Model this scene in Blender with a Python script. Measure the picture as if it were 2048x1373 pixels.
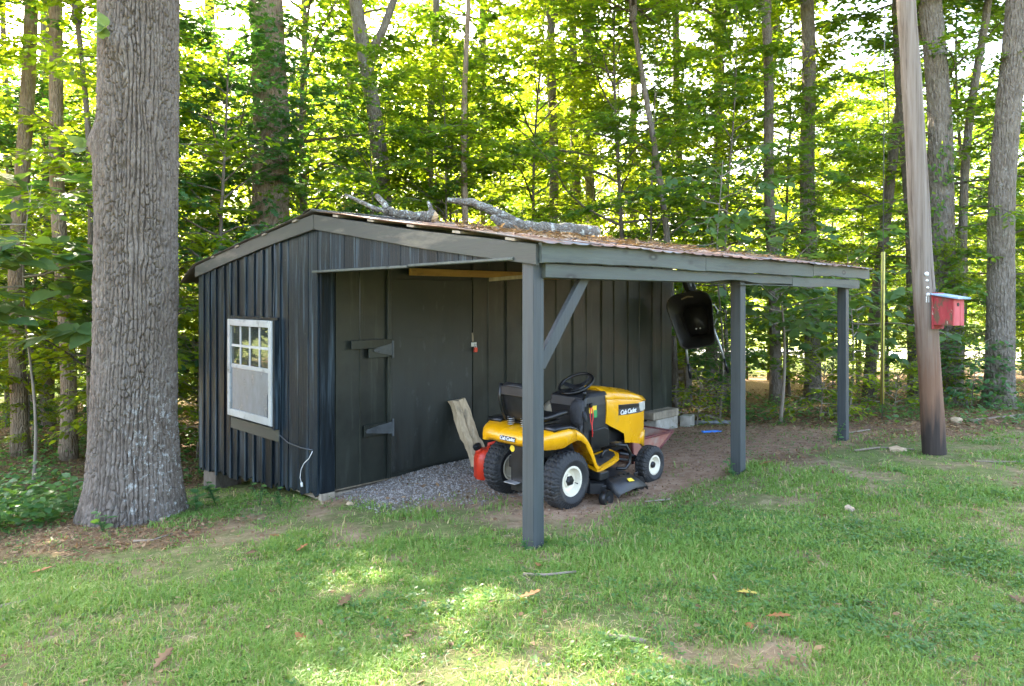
import bpy, bmesh, math, random
import numpy as np
from mathutils import Vector, Matrix

sc = bpy.context.scene
for o in list(bpy.data.objects):
    bpy.data.objects.remove(o)
col = sc.collection
R = math.radians

# ------------------------------------------------------------------ camera, sky, sun, exposure
CAMZ = 1.9
cam_d = bpy.data.cameras.new('camera')
cam = bpy.data.objects.new('camera', cam_d)
col.objects.link(cam)
cam.location = (0, 0, CAMZ)
cam.rotation_euler = (R(90), 0, 0)
cam_d.sensor_width = 36
cam_d.lens = 1400 / 2048 * 36
cam_d.shift_y = -91.5 / 2048
cam_d.clip_start = 0.05
cam_d.clip_end = 2000
sc.camera = cam

SUN_AZ = 31.0      # degrees to the left of the view direction
SUN_EL = 40.0
world = bpy.data.worlds.new('World')
sc.world = world
world.use_nodes = True
wn = world.node_tree.nodes
wl = world.node_tree.links
wn.clear()
sky = wn.new('ShaderNodeTexSky')
sky.sky_type = 'NISHITA'
sky.sun_disc = False
sky.sun_elevation = R(SUN_EL)
sky.sun_rotation = R(-SUN_AZ)
sky.air_density = 1.0
sky.dust_density = 5.0
sky.ozone_density = 1.0
bg = wn.new('ShaderNodeBackground')
bg.inputs['Strength'].default_value = 0.15
wo = wn.new('ShaderNodeOutputWorld')
wl.new(sky.outputs[0], bg.inputs[0])
wl.new(bg.outputs[0], wo.inputs[0])

sun_d = bpy.data.lights.new('sun', 'SUN')
sun_d.energy = 5.0
sun_d.angle = R(0.53)
sun_d.color = (1.0, 0.93, 0.80)
sun = bpy.data.objects.new('sun', sun_d)
col.objects.link(sun)
to_sun = Vector((-math.sin(R(SUN_AZ)) * math.cos(R(SUN_EL)), math.cos(R(SUN_AZ)) * math.cos(R(SUN_EL)), math.sin(R(SUN_EL))))
sun.rotation_euler = to_sun.to_track_quat('Z', 'Y').to_euler()
sun.location = to_sun * 60

vs = sc.view_settings
vs.view_transform = 'Standard'
vs.look = 'None'
vs.gamma = 1.0
vs.use_curve_mapping = False
vs.exposure = 3.7
vs.use_white_balance = True
vs.white_balance_temperature = 6950
vs.white_balance_tint = 10
cy = sc.cycles
cy.max_bounces = 6
cy.diffuse_bounces = 3
cy.glossy_bounces = 3
cy.transmission_bounces = 4
cy.transparent_max_bounces = 6
cy.sample_clamp_indirect = 6
cy.caustics_reflective = False
cy.caustics_refractive = False
cy.use_denoising = True
cy.use_adaptive_sampling = True
cy.adaptive_threshold = 0.02

# ------------------------------------------------------------------ helpers
RNG = np.random.default_rng(11)


def tag(o, label=None, cat=None, group=None, kind=None):
    if label:
        o['label'] = label
    if cat:
        o['category'] = cat
    if group:
        o['group'] = group
    if kind:
        o['kind'] = kind
    return o


def empty(name, loc=(0, 0, 0), rz=0.0):
    o = bpy.data.objects.new(name, None)
    o.empty_display_size = 0.1
    o.location = loc
    o.rotation_euler = (0, 0, rz)
    col.objects.link(o)
    return o


def link(name, me, parent=None):
    o = bpy.data.objects.new(name, me)
    col.objects.link(o)
    if parent is not None:
        o.parent = parent
    return o


def copy_tree(o, parent=None):
    c = o.copy()
    col.objects.link(c)
    c.parent = parent
    for ch in list(o.children):
        copy_tree(ch, c)
    return c


def vnoise(x, y, seed=0):
    """smooth value noise, arrays in, 0..1"""
    xi = np.floor(x).astype(np.int64)
    yi = np.floor(y).astype(np.int64)
    xf = x - xi
    yf = y - yi
    u = xf * xf * (3 - 2 * xf)
    v = yf * yf * (3 - 2 * yf)

    def h(a, b):
        n = (a * 374761393 + b * 668265263 + seed * 974634777) & 0x7fffffff
        n = ((n ^ (n >> 13)) * 1274126177) & 0x7fffffff
        return ((n ^ (n >> 16)) & 0xffff) / 65535.0
    a = h(xi, yi)
    b = h(xi + 1, yi)
    c = h(xi, yi + 1)
    d = h(xi + 1, yi + 1)
    return (a * (1 - u) + b * u) * (1 - v) + (c * (1 - u) + d * u) * v


def fbm(x, y, seed=0, oct=4):
    s = 0
    a = 0.5
    for i in range(oct):
        s = s + a * vnoise(x, y, seed + i * 17)
        x = x * 2.03 + 13.1
        y = y * 2.03 + 7.7
        a *= 0.5
    return s / (1 - 0.5 ** oct)


def npmesh(name, V, F, smooth=False, attrs=None):
    """V (n,3), F (m,k) uniform polygons"""
    V = np.asarray(V, dtype=np.float32)
    F = np.asarray(F, dtype=np.int32)
    me = bpy.data.meshes.new(name)
    m, k = F.shape
    me.vertices.add(len(V))
    me.vertices.foreach_set('co', V.ravel())
    me.loops.add(m * k)
    me.loops.foreach_set('vertex_index', F.ravel())
    me.polygons.add(m)
    me.polygons.foreach_set('loop_start', np.arange(0, m * k, k, dtype=np.int32))
    me.polygons.foreach_set('loop_total', np.full(m, k, dtype=np.int32))
    me.polygons.foreach_set('use_smooth', np.full(m, smooth))
    for nm, dom, arr in (attrs or []):
        at = me.attributes.new(nm, 'FLOAT', dom)
        at.data.foreach_set('value', np.asarray(arr, dtype=np.float32))
    me.update(calc_edges=True)
    me.validate()
    return me


class MB:
    """collects shapes, builds ONE mesh object"""

    def __init__(s):
        s.v = []
        s.f = []

    def add(s, verts, faces):
        o = len(s.v)
        s.v += [tuple(map(float, p)) for p in verts]
        s.f += [tuple(i + o for i in q) for q in faces]
        return s

    def box(s, x0, x1, y0, y1, z0, z1, c=0.0):
        if c <= 0:
            return s.add([(x0, y0, z0), (x1, y0, z0), (x1, y1, z0), (x0, y1, z0), (x0, y0, z1), (x1, y0, z1), (x1, y1, z1), (x0, y1, z1)],
                         [(0, 3, 2, 1), (4, 5, 6, 7), (0, 1, 5, 4), (1, 2, 6, 5), (2, 3, 7, 6), (3, 0, 4, 7)])
        bm = bmesh.new()
        bmesh.ops.create_cube(bm, size=1)
        for v in bm.verts:
            v.co = Vector((x0 + (v.co.x + .5) * (x1 - x0), y0 + (v.co.y + .5) * (y1 - y0), z0 + (v.co.z + .5) * (z1 - z0)))
        bmesh.ops.bevel(bm, geom=list(bm.edges), offset=c, segments=1, affect='EDGES', profile=.5)
        bm.verts.index_update()
        s.add([v.co[:] for v in bm.verts], [[v.index for v in f.verts] for f in bm.faces])
        bm.free()
        return s

    def plank(s, p0, p1, W, T, n=1, c=.003, jit=0.0, rng=None, bow=0.0):
        """board from p0 to p1 (centre line), W and T full width / thickness vectors"""
        p0, p1, W, T = Vector(p0), Vector(p1), Vector(W), Vector(T)
        wl_, tl_ = W.length, T.length
        w, t = W.normalized(), T.normalized()
        a, b = wl_ / 2, tl_ / 2
        sec = [(-a + c, -b), (a - c, -b), (a, -b + c), (a, b - c), (a - c, b), (-a + c, b), (-a, b - c), (-a, -b + c)]
        vs_ = []
        rng = rng or random.Random(int(abs(p0.x * 991 + p0.y * 313 + p0.z * 77)) + 1)
        for i in range(n + 1):
            u = i / n
            p = p0.lerp(p1, u) + w * (bow * math.sin(math.pi * u))
            jo = [rng.uniform(-jit, jit) for _ in range(2)]
            for (q, r) in sec:
                qq = q + (jo[0] if q < 0 else jo[1])
                vs_.append(p + w * qq + t * r)
        fs = []
        for i in range(n):
            for k in range(8):
                fs.append((i * 8 + k, i * 8 + (k + 1) % 8, (i + 1) * 8 + (k + 1) % 8, (i + 1) * 8 + k))
        fs.append(tuple(range(7, -1, -1)))
        fs.append(tuple(range(n * 8, n * 8 + 8)))
        return s.add(vs_, fs)

    def tube(s, pts, rad, n=8, cap=True, squash=None):
        pts = [Vector(p) for p in pts]
        if not hasattr(rad, '__len__'):
            rad = [rad] * len(pts)
        vs_ = []
        ref = None
        for i, p in enumerate(pts):
            d = (pts[min(i + 1, len(pts) - 1)] - pts[max(i - 1, 0)])
            if d.length < 1e-9:
                d = Vector((0, 0, 1))
            d.normalize()
            if ref is None:
                ref = Vector((1, 0, 0)) if abs(d.x) < .8 else Vector((0, 1, 0))
            a = ref - d * ref.dot(d)
            a.normalize()
            ref = a
            b = d.cross(a)
            for k in range(n):
                an = 2 * math.pi * k / n
                vs_.append(p + (a * math.cos(an) + b * math.sin(an)) * rad[i])
        fs = []
        for i in range(len(pts) - 1):
            for k in range(n):
                fs.append((i * n + k, i * n + (k + 1) % n, (i + 1) * n + (k + 1) % n, (i + 1) * n + k))
        if cap:
            fs.append(tuple(range(n - 1, -1, -1)))
            fs.append(tuple(range((len(pts) - 1) * n, len(pts) * n)))
        return s.add(vs_, fs)

    def lathe(s, prof, n=24, org=(0, 0, 0), axis='y', closed=False):
        """prof: list of (r, h)"""
        vs_ = []
        for (r, h) in prof:
            for k in range(n):
                a = 2 * math.pi * k / n
                c_, s_ = r * math.cos(a), r * math.sin(a)
                if axis == 'y':
                    p = (org[0] + c_, org[1] + h, org[2] + s_)
                elif axis == 'x':
                    p = (org[0] + h, org[1] + c_, org[2] + s_)
                else:
                    p = (org[0] + c_, org[1] + s_, org[2] + h)
                vs_.append(p)
        fs = []
        m = len(prof)
        for i in range(m if closed else m - 1):
            j = (i + 1) % m
            for k in range(n):
                fs.append((i * n + k, i * n + (k + 1) % n, j * n + (k + 1) % n, j * n + k))
        if not closed:
            fs.append(tuple(range(n)))
            fs.append(tuple(range((m - 1) * n + n - 1, (m - 1) * n - 1, -1)))
        return s.add(vs_, fs)

    def loft(s, secs, cap=True, close=False):
        """secs: list of equal-length point lists; close = each section is a ring"""
        n = len(secs[0])
        vs_ = [p for q in secs for p in q]
        fs = []
        for i in range(len(secs) - 1):
            for k in range(n if close else n - 1):
                fs.append((i * n + k, i * n + (k + 1) % n, (i + 1) * n + (k + 1) % n, (i + 1) * n + k))
        if cap and close:
            fs.append(tuple(range(n - 1, -1, -1)))
            fs.append(tuple(range((len(secs) - 1) * n, len(secs) * n)))
        return s.add(vs_, fs)

    def prism(s, poly, a, b, axis='y', c=0):
        """poly in the two other axes, extruded along axis from a to b"""
        def P(u, v, h):
            return (u, h, v) if axis == 'y' else ((h, u, v) if axis == 'x' else (u, v, h))
        n = len(poly)
        vs_ = [P(u, v, a) for u, v in poly] + [P(u, v, b) for u, v in poly]
        fs = [tuple(range(n)), tuple(range(2 * n - 1, n - 1, -1))]
        for k in range(n):
            fs.append((k, k + n, (k + 1) % n + n, (k + 1) % n))
        return s.add(vs_, fs)

    def xform(s, M_):
        s.v = [tuple(M_ @ Vector(p)) for p in s.v]
        return s

    def build(s, name, mat, parent=None, smooth=False, bevel=0, solid=0, sub=0, autos=None):
        me = bpy.data.meshes.new(name)
        me.from_pydata(s.v, [], s.f)
        bm = bmesh.new()
        bm.from_mesh(me)
        bmesh.ops.recalc_face_normals(bm, faces=list(bm.faces))
        if autos is not None:
            for e in bm.edges:
                if len(e.link_faces) == 2 and e.calc_face_angle(0) > R(autos):
                    e.smooth = False
            smooth = True
        for f in bm.faces:
            f.smooth = smooth
        bm.to_mesh(me)
        bm.free()
        me.materials.append(mat)
        o = link(name, me, parent)
        if solid:
            m = o.modifiers.new('s', 'SOLIDIFY')
            m.thickness = solid
            m.offset = -1
        if bevel:
            m = o.modifiers.new('b', 'BEVEL')
            m.width = bevel
            m.segments = 2
            m.limit_method = 'ANGLE'
            m.angle_limit = R(40)
        if sub:
            m = o.modifiers.new('u', 'SUBSURF')
            m.levels = sub
            m.render_levels = sub
        return o


# ------------------------------------------------------------------ materials
def newmat(name):
    m = bpy.data.materials.new(name)
    m.use_nodes = True
    nt = m.node_tree
    nt.nodes.clear()
    return m, nt


def nd(nt, typ, **kw):
    n = nt.nodes.new(typ)
    for k, v in kw.items():
        if k in n.inputs.keys() if isinstance(k, str) else False:
            n.inputs[k].default_value = v
        else:
            setattr(n, k, v)
    return n


def c4(c):
    return (c[0], c[1], c[2], 1.0)


def noise(nt, vec, scale, detail=5, rough=.6, dist=0.0):
    n = nt.nodes.new('ShaderNodeTexNoise')
    n.inputs['Scale'].default_value = scale
    n.inputs['Detail'].default_value = detail
    n.inputs['Roughness'].default_value = rough
    n.inputs['Distortion'].default_value = dist
    nt.links.new(vec, n.inputs['Vector'])
    return n.outputs['Fac']


def ramp(nt, fac, stops):
    n = nt.nodes.new('ShaderNodeValToRGB')
    e = n.color_ramp.elements
    while len(e) < len(stops):
        e.new(.5)
    for i, (p, c) in enumerate(stops):
        e[i].position = p
        e[i].color = c4(c) if len(c) == 3 else c
    nt.links.new(fac, n.inputs['Fac'])
    return n.outputs['Color']


def mixc(nt, fac, a, b, mode='MIX'):
    n = nt.nodes.new('ShaderNodeMix')
    n.data_type = 'RGBA'
    n.blend_type = mode
    for sock, val in ((n.inputs[0], fac), (n.inputs[6], a), (n.inputs[7], b)):
        if isinstance(val, (int, float)):
            sock.default_value = val
        elif isinstance(val, tuple):
            sock.default_value = c4(val)
        else:
            nt.links.new(val, sock)
    return n.outputs[2]


def mapr(nt, fac, a, b, c=0.0, d=1.0):
    n = nt.nodes.new('ShaderNodeMapRange')
    n.inputs['From Min'].default_value = a
    n.inputs['From Max'].default_value = b
    n.inputs['To Min'].default_value = c
    n.inputs['To Max'].default_value = d
    nt.links.new(fac, n.inputs['Value'])
    return n.outputs[0]


def coords(nt, stretch=(1, 1, 1), space='Object', rand=True):
    tc = nt.nodes.new('ShaderNodeTexCoord')
    mp = nt.nodes.new('ShaderNodeMapping')
    mp.inputs['Scale'].default_value = stretch
    nt.links.new(tc.outputs[space], mp.inputs['Vector'])
    if rand:
        oi = nt.nodes.new('ShaderNodeObjectInfo')
        mul = nt.nodes.new('ShaderNodeMath')
        mul.operation = 'MULTIPLY'
        mul.inputs[1].default_value = 37.0
        nt.links.new(oi.outputs['Random'], mul.inputs[0])
        cb = nt.nodes.new('ShaderNodeCombineXYZ')
        for i in range(3):
            nt.links.new(mul.outputs[0], cb.inputs[i])
        nt.links.new(cb.outputs[0], mp.inputs['Location'])
    return mp.outputs[0]


def pmat(name, c1, c2, scale=6, stretch=(1, 1, 1), rough=(.5, .7), bump=.15, bscale=None, metal=0.0, spec=.5,
         stain=None, wear=None, vary=.0, dist=.004, coat=0.0, detail=6, transmission=0, knots=None):
    """mottled procedural paint / wood / metal.  stain, wear = (colour, noise scale, lo, hi, stretch)"""
    m, nt = newmat(name)
    vec = coords(nt, stretch)
    f = noise(nt, vec, scale, detail)
    colr = ramp(nt, f, [(.32, c1), (.68, c2)])
    for st in (stain, wear):
        if st:
            v2 = coords(nt, st[4] if len(st) > 4 else (1, 1, 1))
            f2 = noise(nt, v2, st[1], 6, .65)
            colr = mixc(nt, mapr(nt, f2, st[2], st[3]), colr, st[0])
    if knots:
        kv = coords(nt, knots[0])
        vo = nt.nodes.new('ShaderNodeTexVoronoi')
        vo.inputs['Scale'].default_value = 1.0
        nt.links.new(kv, vo.inputs['Vector'])
        colr = mixc(nt, mapr(nt, vo.outputs['Distance'], knots[1], knots[1] * .6), colr, knots[2])
        colr = mixc(nt, mapr(nt, vo.outputs['Distance'], knots[1] * .45, knots[1] * .2), colr, c2)
    if vary:
        oi = nt.nodes.new('ShaderNodeObjectInfo')
        colr = mixc(nt, 1.0, colr, ramp(nt, oi.outputs['Random'], [(0, (1 - vary,) * 3), (1, (1 + vary,) * 3)]), 'MULTIPLY')
    b = nt.nodes.new('ShaderNodeBsdfPrincipled')
    nt.links.new(colr, b.inputs['Base Color'])
    nt.links.new(mapr(nt, f, .3, .7, rough[0], rough[1]), b.inputs['Roughness'])
    b.inputs['Metallic'].default_value = metal
    b.inputs['Specular IOR Level'].default_value = spec
    b.inputs['Coat Weight'].default_value = coat
    if transmission:
        b.inputs['Transmission Weight'].default_value = transmission
    if bump:
        bn = nt.nodes.new('ShaderNodeBump')
        bn.inputs['Strength'].default_value = bump
        bn.inputs['Distance'].default_value = dist
        f3 = noise(nt, vec, bscale or scale * 3, 6, .7)
        nt.links.new(f3, bn.inputs['Height'])
        nt.links.new(bn.outputs[0], b.inputs['Normal'])
    o = nt.nodes.new('ShaderNodeOutputMaterial')
    nt.links.new(b.outputs[0], o.inputs['Surface'])
    return m


def leafmat(name, d0, d1, d2, t0, t1, trans=.5, rough=.45):
    """leaf: reflect colours d0..d2 by the per-leaf tint, transmit t0..t1"""
    m, nt = newmat(name)
    at = nt.nodes.new('ShaderNodeAttribute')
    at.attribute_name = 'tint'
    fac = at.outputs['Fac']
    oi = nt.nodes.new('ShaderNodeObjectInfo')
    add = nt.nodes.new('ShaderNodeMath')
    add.operation = 'MULTIPLY_ADD'
    add.inputs[1].default_value = .3
    nt.links.new(oi.outputs['Random'], add.inputs[0])
    sub = nt.nodes.new('ShaderNodeMath')
    sub.operation = 'SUBTRACT'
    sub.inputs[1].default_value = .15
    nt.links.new(fac, sub.inputs[0])
    nt.links.new(sub.outputs[0], add.inputs[2])
    fac = add.outputs[0]
    cd = ramp(nt, fac, [(0, d0), (.5, d1), (1, d2)])
    ct = ramp(nt, fac, [(0, t0), (1, t1)])
    b = nt.nodes.new('ShaderNodeBsdfPrincipled')
    nt.links.new(cd, b.inputs['Base Color'])
    b.inputs['Roughness'].default_value = rough
    b.inputs['Specular IOR Level'].default_value = .35
    tr = nt.nodes.new('ShaderNodeBsdfTranslucent')
    nt.links.new(ct, tr.inputs['Color'])
    mx = nt.nodes.new('ShaderNodeMixShader')
    mx.inputs[0].default_value = trans
    nt.links.new(b.outputs[0], mx.inputs[1])
    nt.links.new(tr.outputs[0], mx.inputs[2])
    o = nt.nodes.new('ShaderNodeOutputMaterial')
    nt.links.new(mx.outputs[0], o.inputs['Surface'])
    return m


def barkmat(name, c1, c2, c3, cells=(22, 22, 5), bump=.6, lichen=None, dist=.02, moss=None, green=.0):
    m, nt = newmat(name)
    vec = coords(nt, (1, 1, 1), 'Object', False)
    st = coords(nt, cells, 'Object', False)
    wv = nt.nodes.new('ShaderNodeTexNoise')
    wv.inputs['Scale'].default_value = 6
    nt.links.new(vec, wv.inputs['Vector'])
    wm = nt.nodes.new('ShaderNodeVectorMath')
    wm.operation = 'MULTIPLY_ADD'
    wm.inputs[1].default_value = (1.6, 1.6, 1.6)
    nt.links.new(wv.outputs['Color'], wm.inputs[0])
    nt.links.new(st, wm.inputs[2])
    vo = nt.nodes.new('ShaderNodeTexVoronoi')
    vo.feature = 'DISTANCE_TO_EDGE'
    vo.inputs['Scale'].default_value = 1.0
    nt.links.new(wm.outputs[0], vo.inputs['Vector'])
    h = mapr(nt, vo.outputs['Distance'], 0.0, .22)
    f = noise(nt, vec, 5, 6)
    f2 = noise(nt, coords(nt, (30, 30, 10), 'Object', False), 1, 5, .7)
    colr = ramp(nt, f, [(.3, c1), (.7, c2)])
    colr = mixc(nt, mapr(nt, f2, .45, .75), colr, c3)
    if lichen:
        # pale crust: (colour, scale, lo, hi, zmax or None)
        fl = noise(nt, vec, lichen[1], 7, .75)
        k = mapr(nt, fl, lichen[2], lichen[3])
        if len(lichen) > 4 and lichen[4]:
            sp = nt.nodes.new('ShaderNodeSeparateXYZ')
            nt.links.new(vec, sp.inputs[0])
            mm = nt.nodes.new('ShaderNodeMath')
            mm.operation = 'MULTIPLY'
            nt.links.new(k, mm.inputs[0])
            zz = mapr(nt, sp.outputs[2], lichen[4], lichen[4] * .35)
            m2 = nt.nodes.new('ShaderNodeMath')
            m2.operation = 'MULTIPLY'
            nt.links.new(zz, m2.inputs[0])
            nt.links.new(mapr(nt, sp.outputs[0], .0, .22), m2.inputs[1])
            nt.links.new(m2.outputs[0], mm.inputs[1])
            k = mm.outputs[0]
        colr = mixc(nt, k, colr, lichen[0])
    b = nt.nodes.new('ShaderNodeBsdfPrincipled')
    nt.links.new(colr, b.inputs['Base Color'])
    b.inputs['Roughness'].default_value = .9
    b.inputs['Specular IOR Level'].default_value = .2
    b1 = nt.nodes.new('ShaderNodeBump')
    b1.inputs['Strength'].default_value = bump
    b1.inputs['Distance'].default_value = dist
    nt.links.new(h, b1.inputs['Height'])
    b2 = nt.nodes.new('ShaderNodeBump')
    b2.inputs['Strength'].default_value = .5
    b2.inputs['Distance'].default_value = .005
    nt.links.new(f2, b2.inputs['Height'])
    nt.links.new(b1.outputs[0], b2.inputs['Normal'])
    nt.links.new(b2.outputs[0], b.inputs['Normal'])
    o = nt.nodes.new('ShaderNodeOutputMaterial')
    nt.links.new(b.outputs[0], o.inputs['Surface'])
    return m


MAT = {}
BK1, BK2 = (.004, .0075, .0105), (.012, .020, .026)
MAT['paint_z'] = pmat('black_painted_boards_vertical', BK1, BK2, 1.0, (34, 34, 2.2), (.32, .60), .8, 1.6, vary=.45, dist=.005, spec=.16,
                      stain=((.075, .11, .135), 1.0, .53, .74, (16, 16, .7)), wear=((.33, .33, .31), 34, .725, .74))  # stain: pale bluish streaks paint highlights into the boards, along with weathering
MAT['paint_x'] = pmat('weathered_painted_beam_long', (.040, .049, .043), (.085, .098, .080), 1.0, (2.0, 34, 34), (.5, .75), .5, 1.6, vary=.18, dist=.004,
                      stain=((.030, .034, .032), 1.0, .50, .75, (1.4, 9, 9)), wear=((.26, .26, .22), 40, .73, .76), knots=((2.4, 4, 5.5), .19, (.022, .024, .022)))
MAT['paint_y'] = pmat('weathered_painted_rake', (.022, .026, .023), (.056, .060, .047), 1.0, (34, 2.0, 34), (.5, .75), .5, 1.6, vary=.18, dist=.004,
                      stain=((.17, .15, .11), 1.0, .56, .78, (5, 1.0, 5)), wear=((.22, .20, .15), 30, .70, .76))
MAT['post'] = pmat('grey_painted_post', (.026, .033, .036), (.052, .062, .064), 1.0, (40, 40, 1.5), (.5, .72), .5, 1.5, vary=.12, dist=.003,
                   stain=((.007, .008, .009), 1.0, .62, .67, (48, 48, .8)), wear=((.25, .26, .26), 60, .72, .75))
MAT['siding'] = pmat('dark_painted_sheet_metal', (.014, .017, .014), (.028, .032, .025), 2.0, (1, 1, 1), (.30, .45), .12, 5, vary=.12, dist=.01, spec=.35,
                     stain=((.007, .009, .008), 1.6, .5, .72, (1, 1, .7)), wear=((.065, .072, .062), 1.0, .56, .82, (9, 9, .6)))
MAT['door'] = pmat('dark_painted_plywood', (.011, .014, .012), (.022, .026, .021), 1.0, (22, 22, 1.6), (.42, .60), .35, 1.8, dist=.003,
                   stain=((.018, .022, .02), 2.2, .52, .72), wear=((.06, .07, .07), 9, .60, .8, (1, 1, .5)))
MAT['rough_wood'] = pmat('bare_weathered_wood', (.20, .16, .11), (.34, .29, .22), 1.0, (28, 28, 3), (.8, .95), .5, 2.0, stain=((.10, .08, .06), 3, .5, .75))
MAT['amber_wood'] = pmat('amber_lumber', (.30, .15, .035), (.42, .24, .07), 1.0, (3, 30, 30), (.6, .8), .3, 2.0, stain=((.10, .06, .03), 3, .55, .8))
MAT['white_frame'] = pmat('chalky_white_window_paint', (.34, .35, .33), (.48, .49, .46), 4, (1, 1, 1), (.5, .7), .2, 20, stain=((.08, .085, .075), 8, .56, .76))
MAT['muntin'] = pmat('old_muntin_paint', (.42, .43, .40), (.55, .55, .52), 6, rough=(.6, .8), bump=.1)
MAT['rust_roof'] = pmat('rusty_galvanised_sheet', (.17, .085, .055), (.30, .17, .12), 1.0, (7, 1.5, 7), (.5, .8), .25, 4, metal=.25, vary=.25,
                        stain=((.22, .225, .23), 1.0, .47, .60, (5, 1.0, 5)), wear=((.10, .045, .028), 6, .58, .72))
MAT['dark_roof'] = pmat('tarred_roof_sheet', (.035, .033, .032), (.085, .08, .075), 3, (1, 1, 1), (.7, .9), .3, 12, stain=((.15, .10, .07), 5, .6, .75))
MAT['concrete'] = pmat('old_concrete', (.26, .24, .20), (.42, .39, .34), 7, rough=(.85, .95), bump=.5, bscale=40, dist=.006, stain=((.16, .12, .08), 4, .55, .75))
MAT['steel'] = pmat('dull_steel', (.32, .33, .34), (.48, .49, .50), 8, rough=(.35, .55), bump=.1, metal=.8, stain=((.20, .12, .07), 9, .62, .75))
MAT['hinge'] = pmat('painted_hinge_iron', (.035, .042, .046), (.065, .075, .08), 10, rough=(.4, .6), bump=.2)
MAT['black_plastic'] = pmat('black_plastic', (.006, .0065, .007), (.012, .0125, .014), 9, rough=(.28, .42), bump=.05, stain=((.04, .036, .03), 7, .62, .85))
MAT['grey_plastic'] = pmat('dusty_dark_grey_plastic', (.013, .0135, .015), (.026, .027, .029), 6, rough=(.4, .55), bump=.15, stain=((.075, .062, .045), 6, .56, .85))
MAT['vinyl'] = pmat('black_seat_vinyl', (.007, .0075, .008), (.014, .0145, .016), 14, rough=(.35, .5), bump=.15, bscale=120)
MAT['tyre'] = pmat('dusty_black_rubber', (.010, .0105, .011), (.022, .0225, .024), 10, rough=(.6, .8), bump=.15, stain=((.075, .06, .045), 9, .56, .82))
MAT['cream'] = pmat('cream_wheel_paint', (.62, .56, .43), (.72, .66, .53), 8, rough=(.3, .45), bump=.05, stain=((.30, .24, .16), 9, .62, .8))
MAT['yellow'] = pmat('glossy_yellow_paint', (.68, .305, .004), (.74, .36, .008), 3, rough=(.22, .32), bump=.0, coat=.3, stain=((.42, .27, .07), 6, .58, .84))
MAT['red_plastic'] = pmat('red_fuel_can_plastic', (.58, .035, .014), (.68, .06, .022), 5, rough=(.35, .5), bump=.1, stain=((.40, .07, .04), 9, .6, .8))
MAT['red_faded'] = pmat('faded_red_sheet', (.30, .10, .075), (.42, .20, .15), 5, rough=(.6, .8), bump=.2, stain=((.36, .31, .25), 4, .48, .72), wear=((.15, .05, .035), 9, .62, .75))
MAT['red_dark'] = pmat('dark_red_rim', (.085, .016, .016), (.15, .03, .028), 8, rough=(.45, .65), bump=.2, wear=((.25, .2, .18), 20, .68, .75))
MAT['black_tray'] = pmat('worn_black_tray', (.010, .010, .010), (.026, .024, .022), 5, rough=(.30, .5), bump=.1, stain=((.05, .035, .022), 4, .58, .8), wear=((.16, .13, .10), 22, .70, .78))
MAT['glass'] = None
MAT['white_letter'] = pmat('white_lettering', (.8, .8, .8), (.82, .82, .82), 3, bump=0)
MAT['dark_badge'] = pmat('dark_grey_badge', (.05, .05, .055), (.07, .07, .075), 3, rough=(.3, .4), bump=0)
MAT['lamp'] = pmat('cloudy_headlight_lens', (.42, .42, .38), (.60, .60, .55), 8, rough=(.15, .25), bump=.05)
MAT['label_yellow'] = pmat('yellow_decal', (.75, .50, .02), (.78, .55, .04), 3, bump=0)
MAT['label_green'] = pmat('green_decal', (.03, .25, .07), (.05, .32, .10), 3, bump=0)
MAT['red_cord'] = pmat('red_cord', (.65, .03, .03), (.72, .05, .04), 9, bump=.1)
MAT['blue'] = pmat('blue_plastic', (.03, .16, .55), (.05, .22, .65), 6, rough=(.4, .5), bump=.1)
MAT['white_plastic'] = pmat('white_plastic', (.62, .62, .58), (.72, .72, .68), 5, bump=.05)
MAT['pole'] = pmat('silver_weathered_pole_wood', (.30, .25, .20), (.48, .43, .37), 1.0, (26, 26, 1.1), (.8, .95), .7, 1.6, dist=.008,
                   stain=((.22, .14, .09), 1.0, .52, .72, (9, 9, .7)), wear=((.07, .05, .04), 1.0, .66, .72, (36, 36, 1.2)))
MAT['birdhouse'] = pmat('flaking_red_boards', (.27, .022, .028), (.38, .05, .055), 1.0, (20, 20, 4), (.7, .9), .4, 2, stain=((.12, .07, .04), 9, .50, .58, (1, 1, .4)), wear=((.45, .38, .30), 26, .62, .66, (1, 1, .5)))
MAT['birdfront_lit'] = pmat('front_lit_pink_red_board', (.46, .07, .075), (.56, .13, .13), 1.0, (20, 20, 4), (.7, .9), .3, 2, stain=((.5, .2, .1), 6, .58, .75))  # pinker than the side boards: light on the front put into the colour
MAT['birdroof'] = pmat('blue_grey_roof_board', (.16, .28, .42), (.36, .44, .52), 6, rough=(.7, .9), bump=.3, wear=((.04, .22, .50), 3, .55, .6))
MAT['guard'] = pmat('yellow_guy_guard', (.42, .36, .06), (.55, .48, .12), 4, (6, 6, 1), rough=(.5, .6), bump=.1, stain=((.15, .16, .05), 5, .55, .8))
MAT['wire'] = pmat('grey_wire', (.10, .10, .10), (.17, .17, .17), 8, metal=.4, bump=0)
MAT['cable_white'] = pmat('white_cable', (.55, .55, .52), (.65, .65, .62), 8, bump=0)
MAT['fence'] = pmat('old_fence_wood', (.10, .08, .06), (.18, .15, .12), 3, (10, 10, 3), (.85, .95), .4, 8)
MAT['split_wood'] = pmat('split_firewood_face', (.42, .30, .18), (.60, .47, .31), 1.0, (26, 26, 1.3), (.8, .95), .7, 1.6, dist=.01, stain=((.18, .15, .11), 1.0, .55, .75, (12, 12, 1.5)))
MAT['log'] = barkmat('lichened_dead_branch', (.11, .095, .075), (.19, .165, .14), (.25, .235, .205), (26, 26, 26), .9, ((.44, .45, .40), 16, .53, .60), .012)
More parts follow.
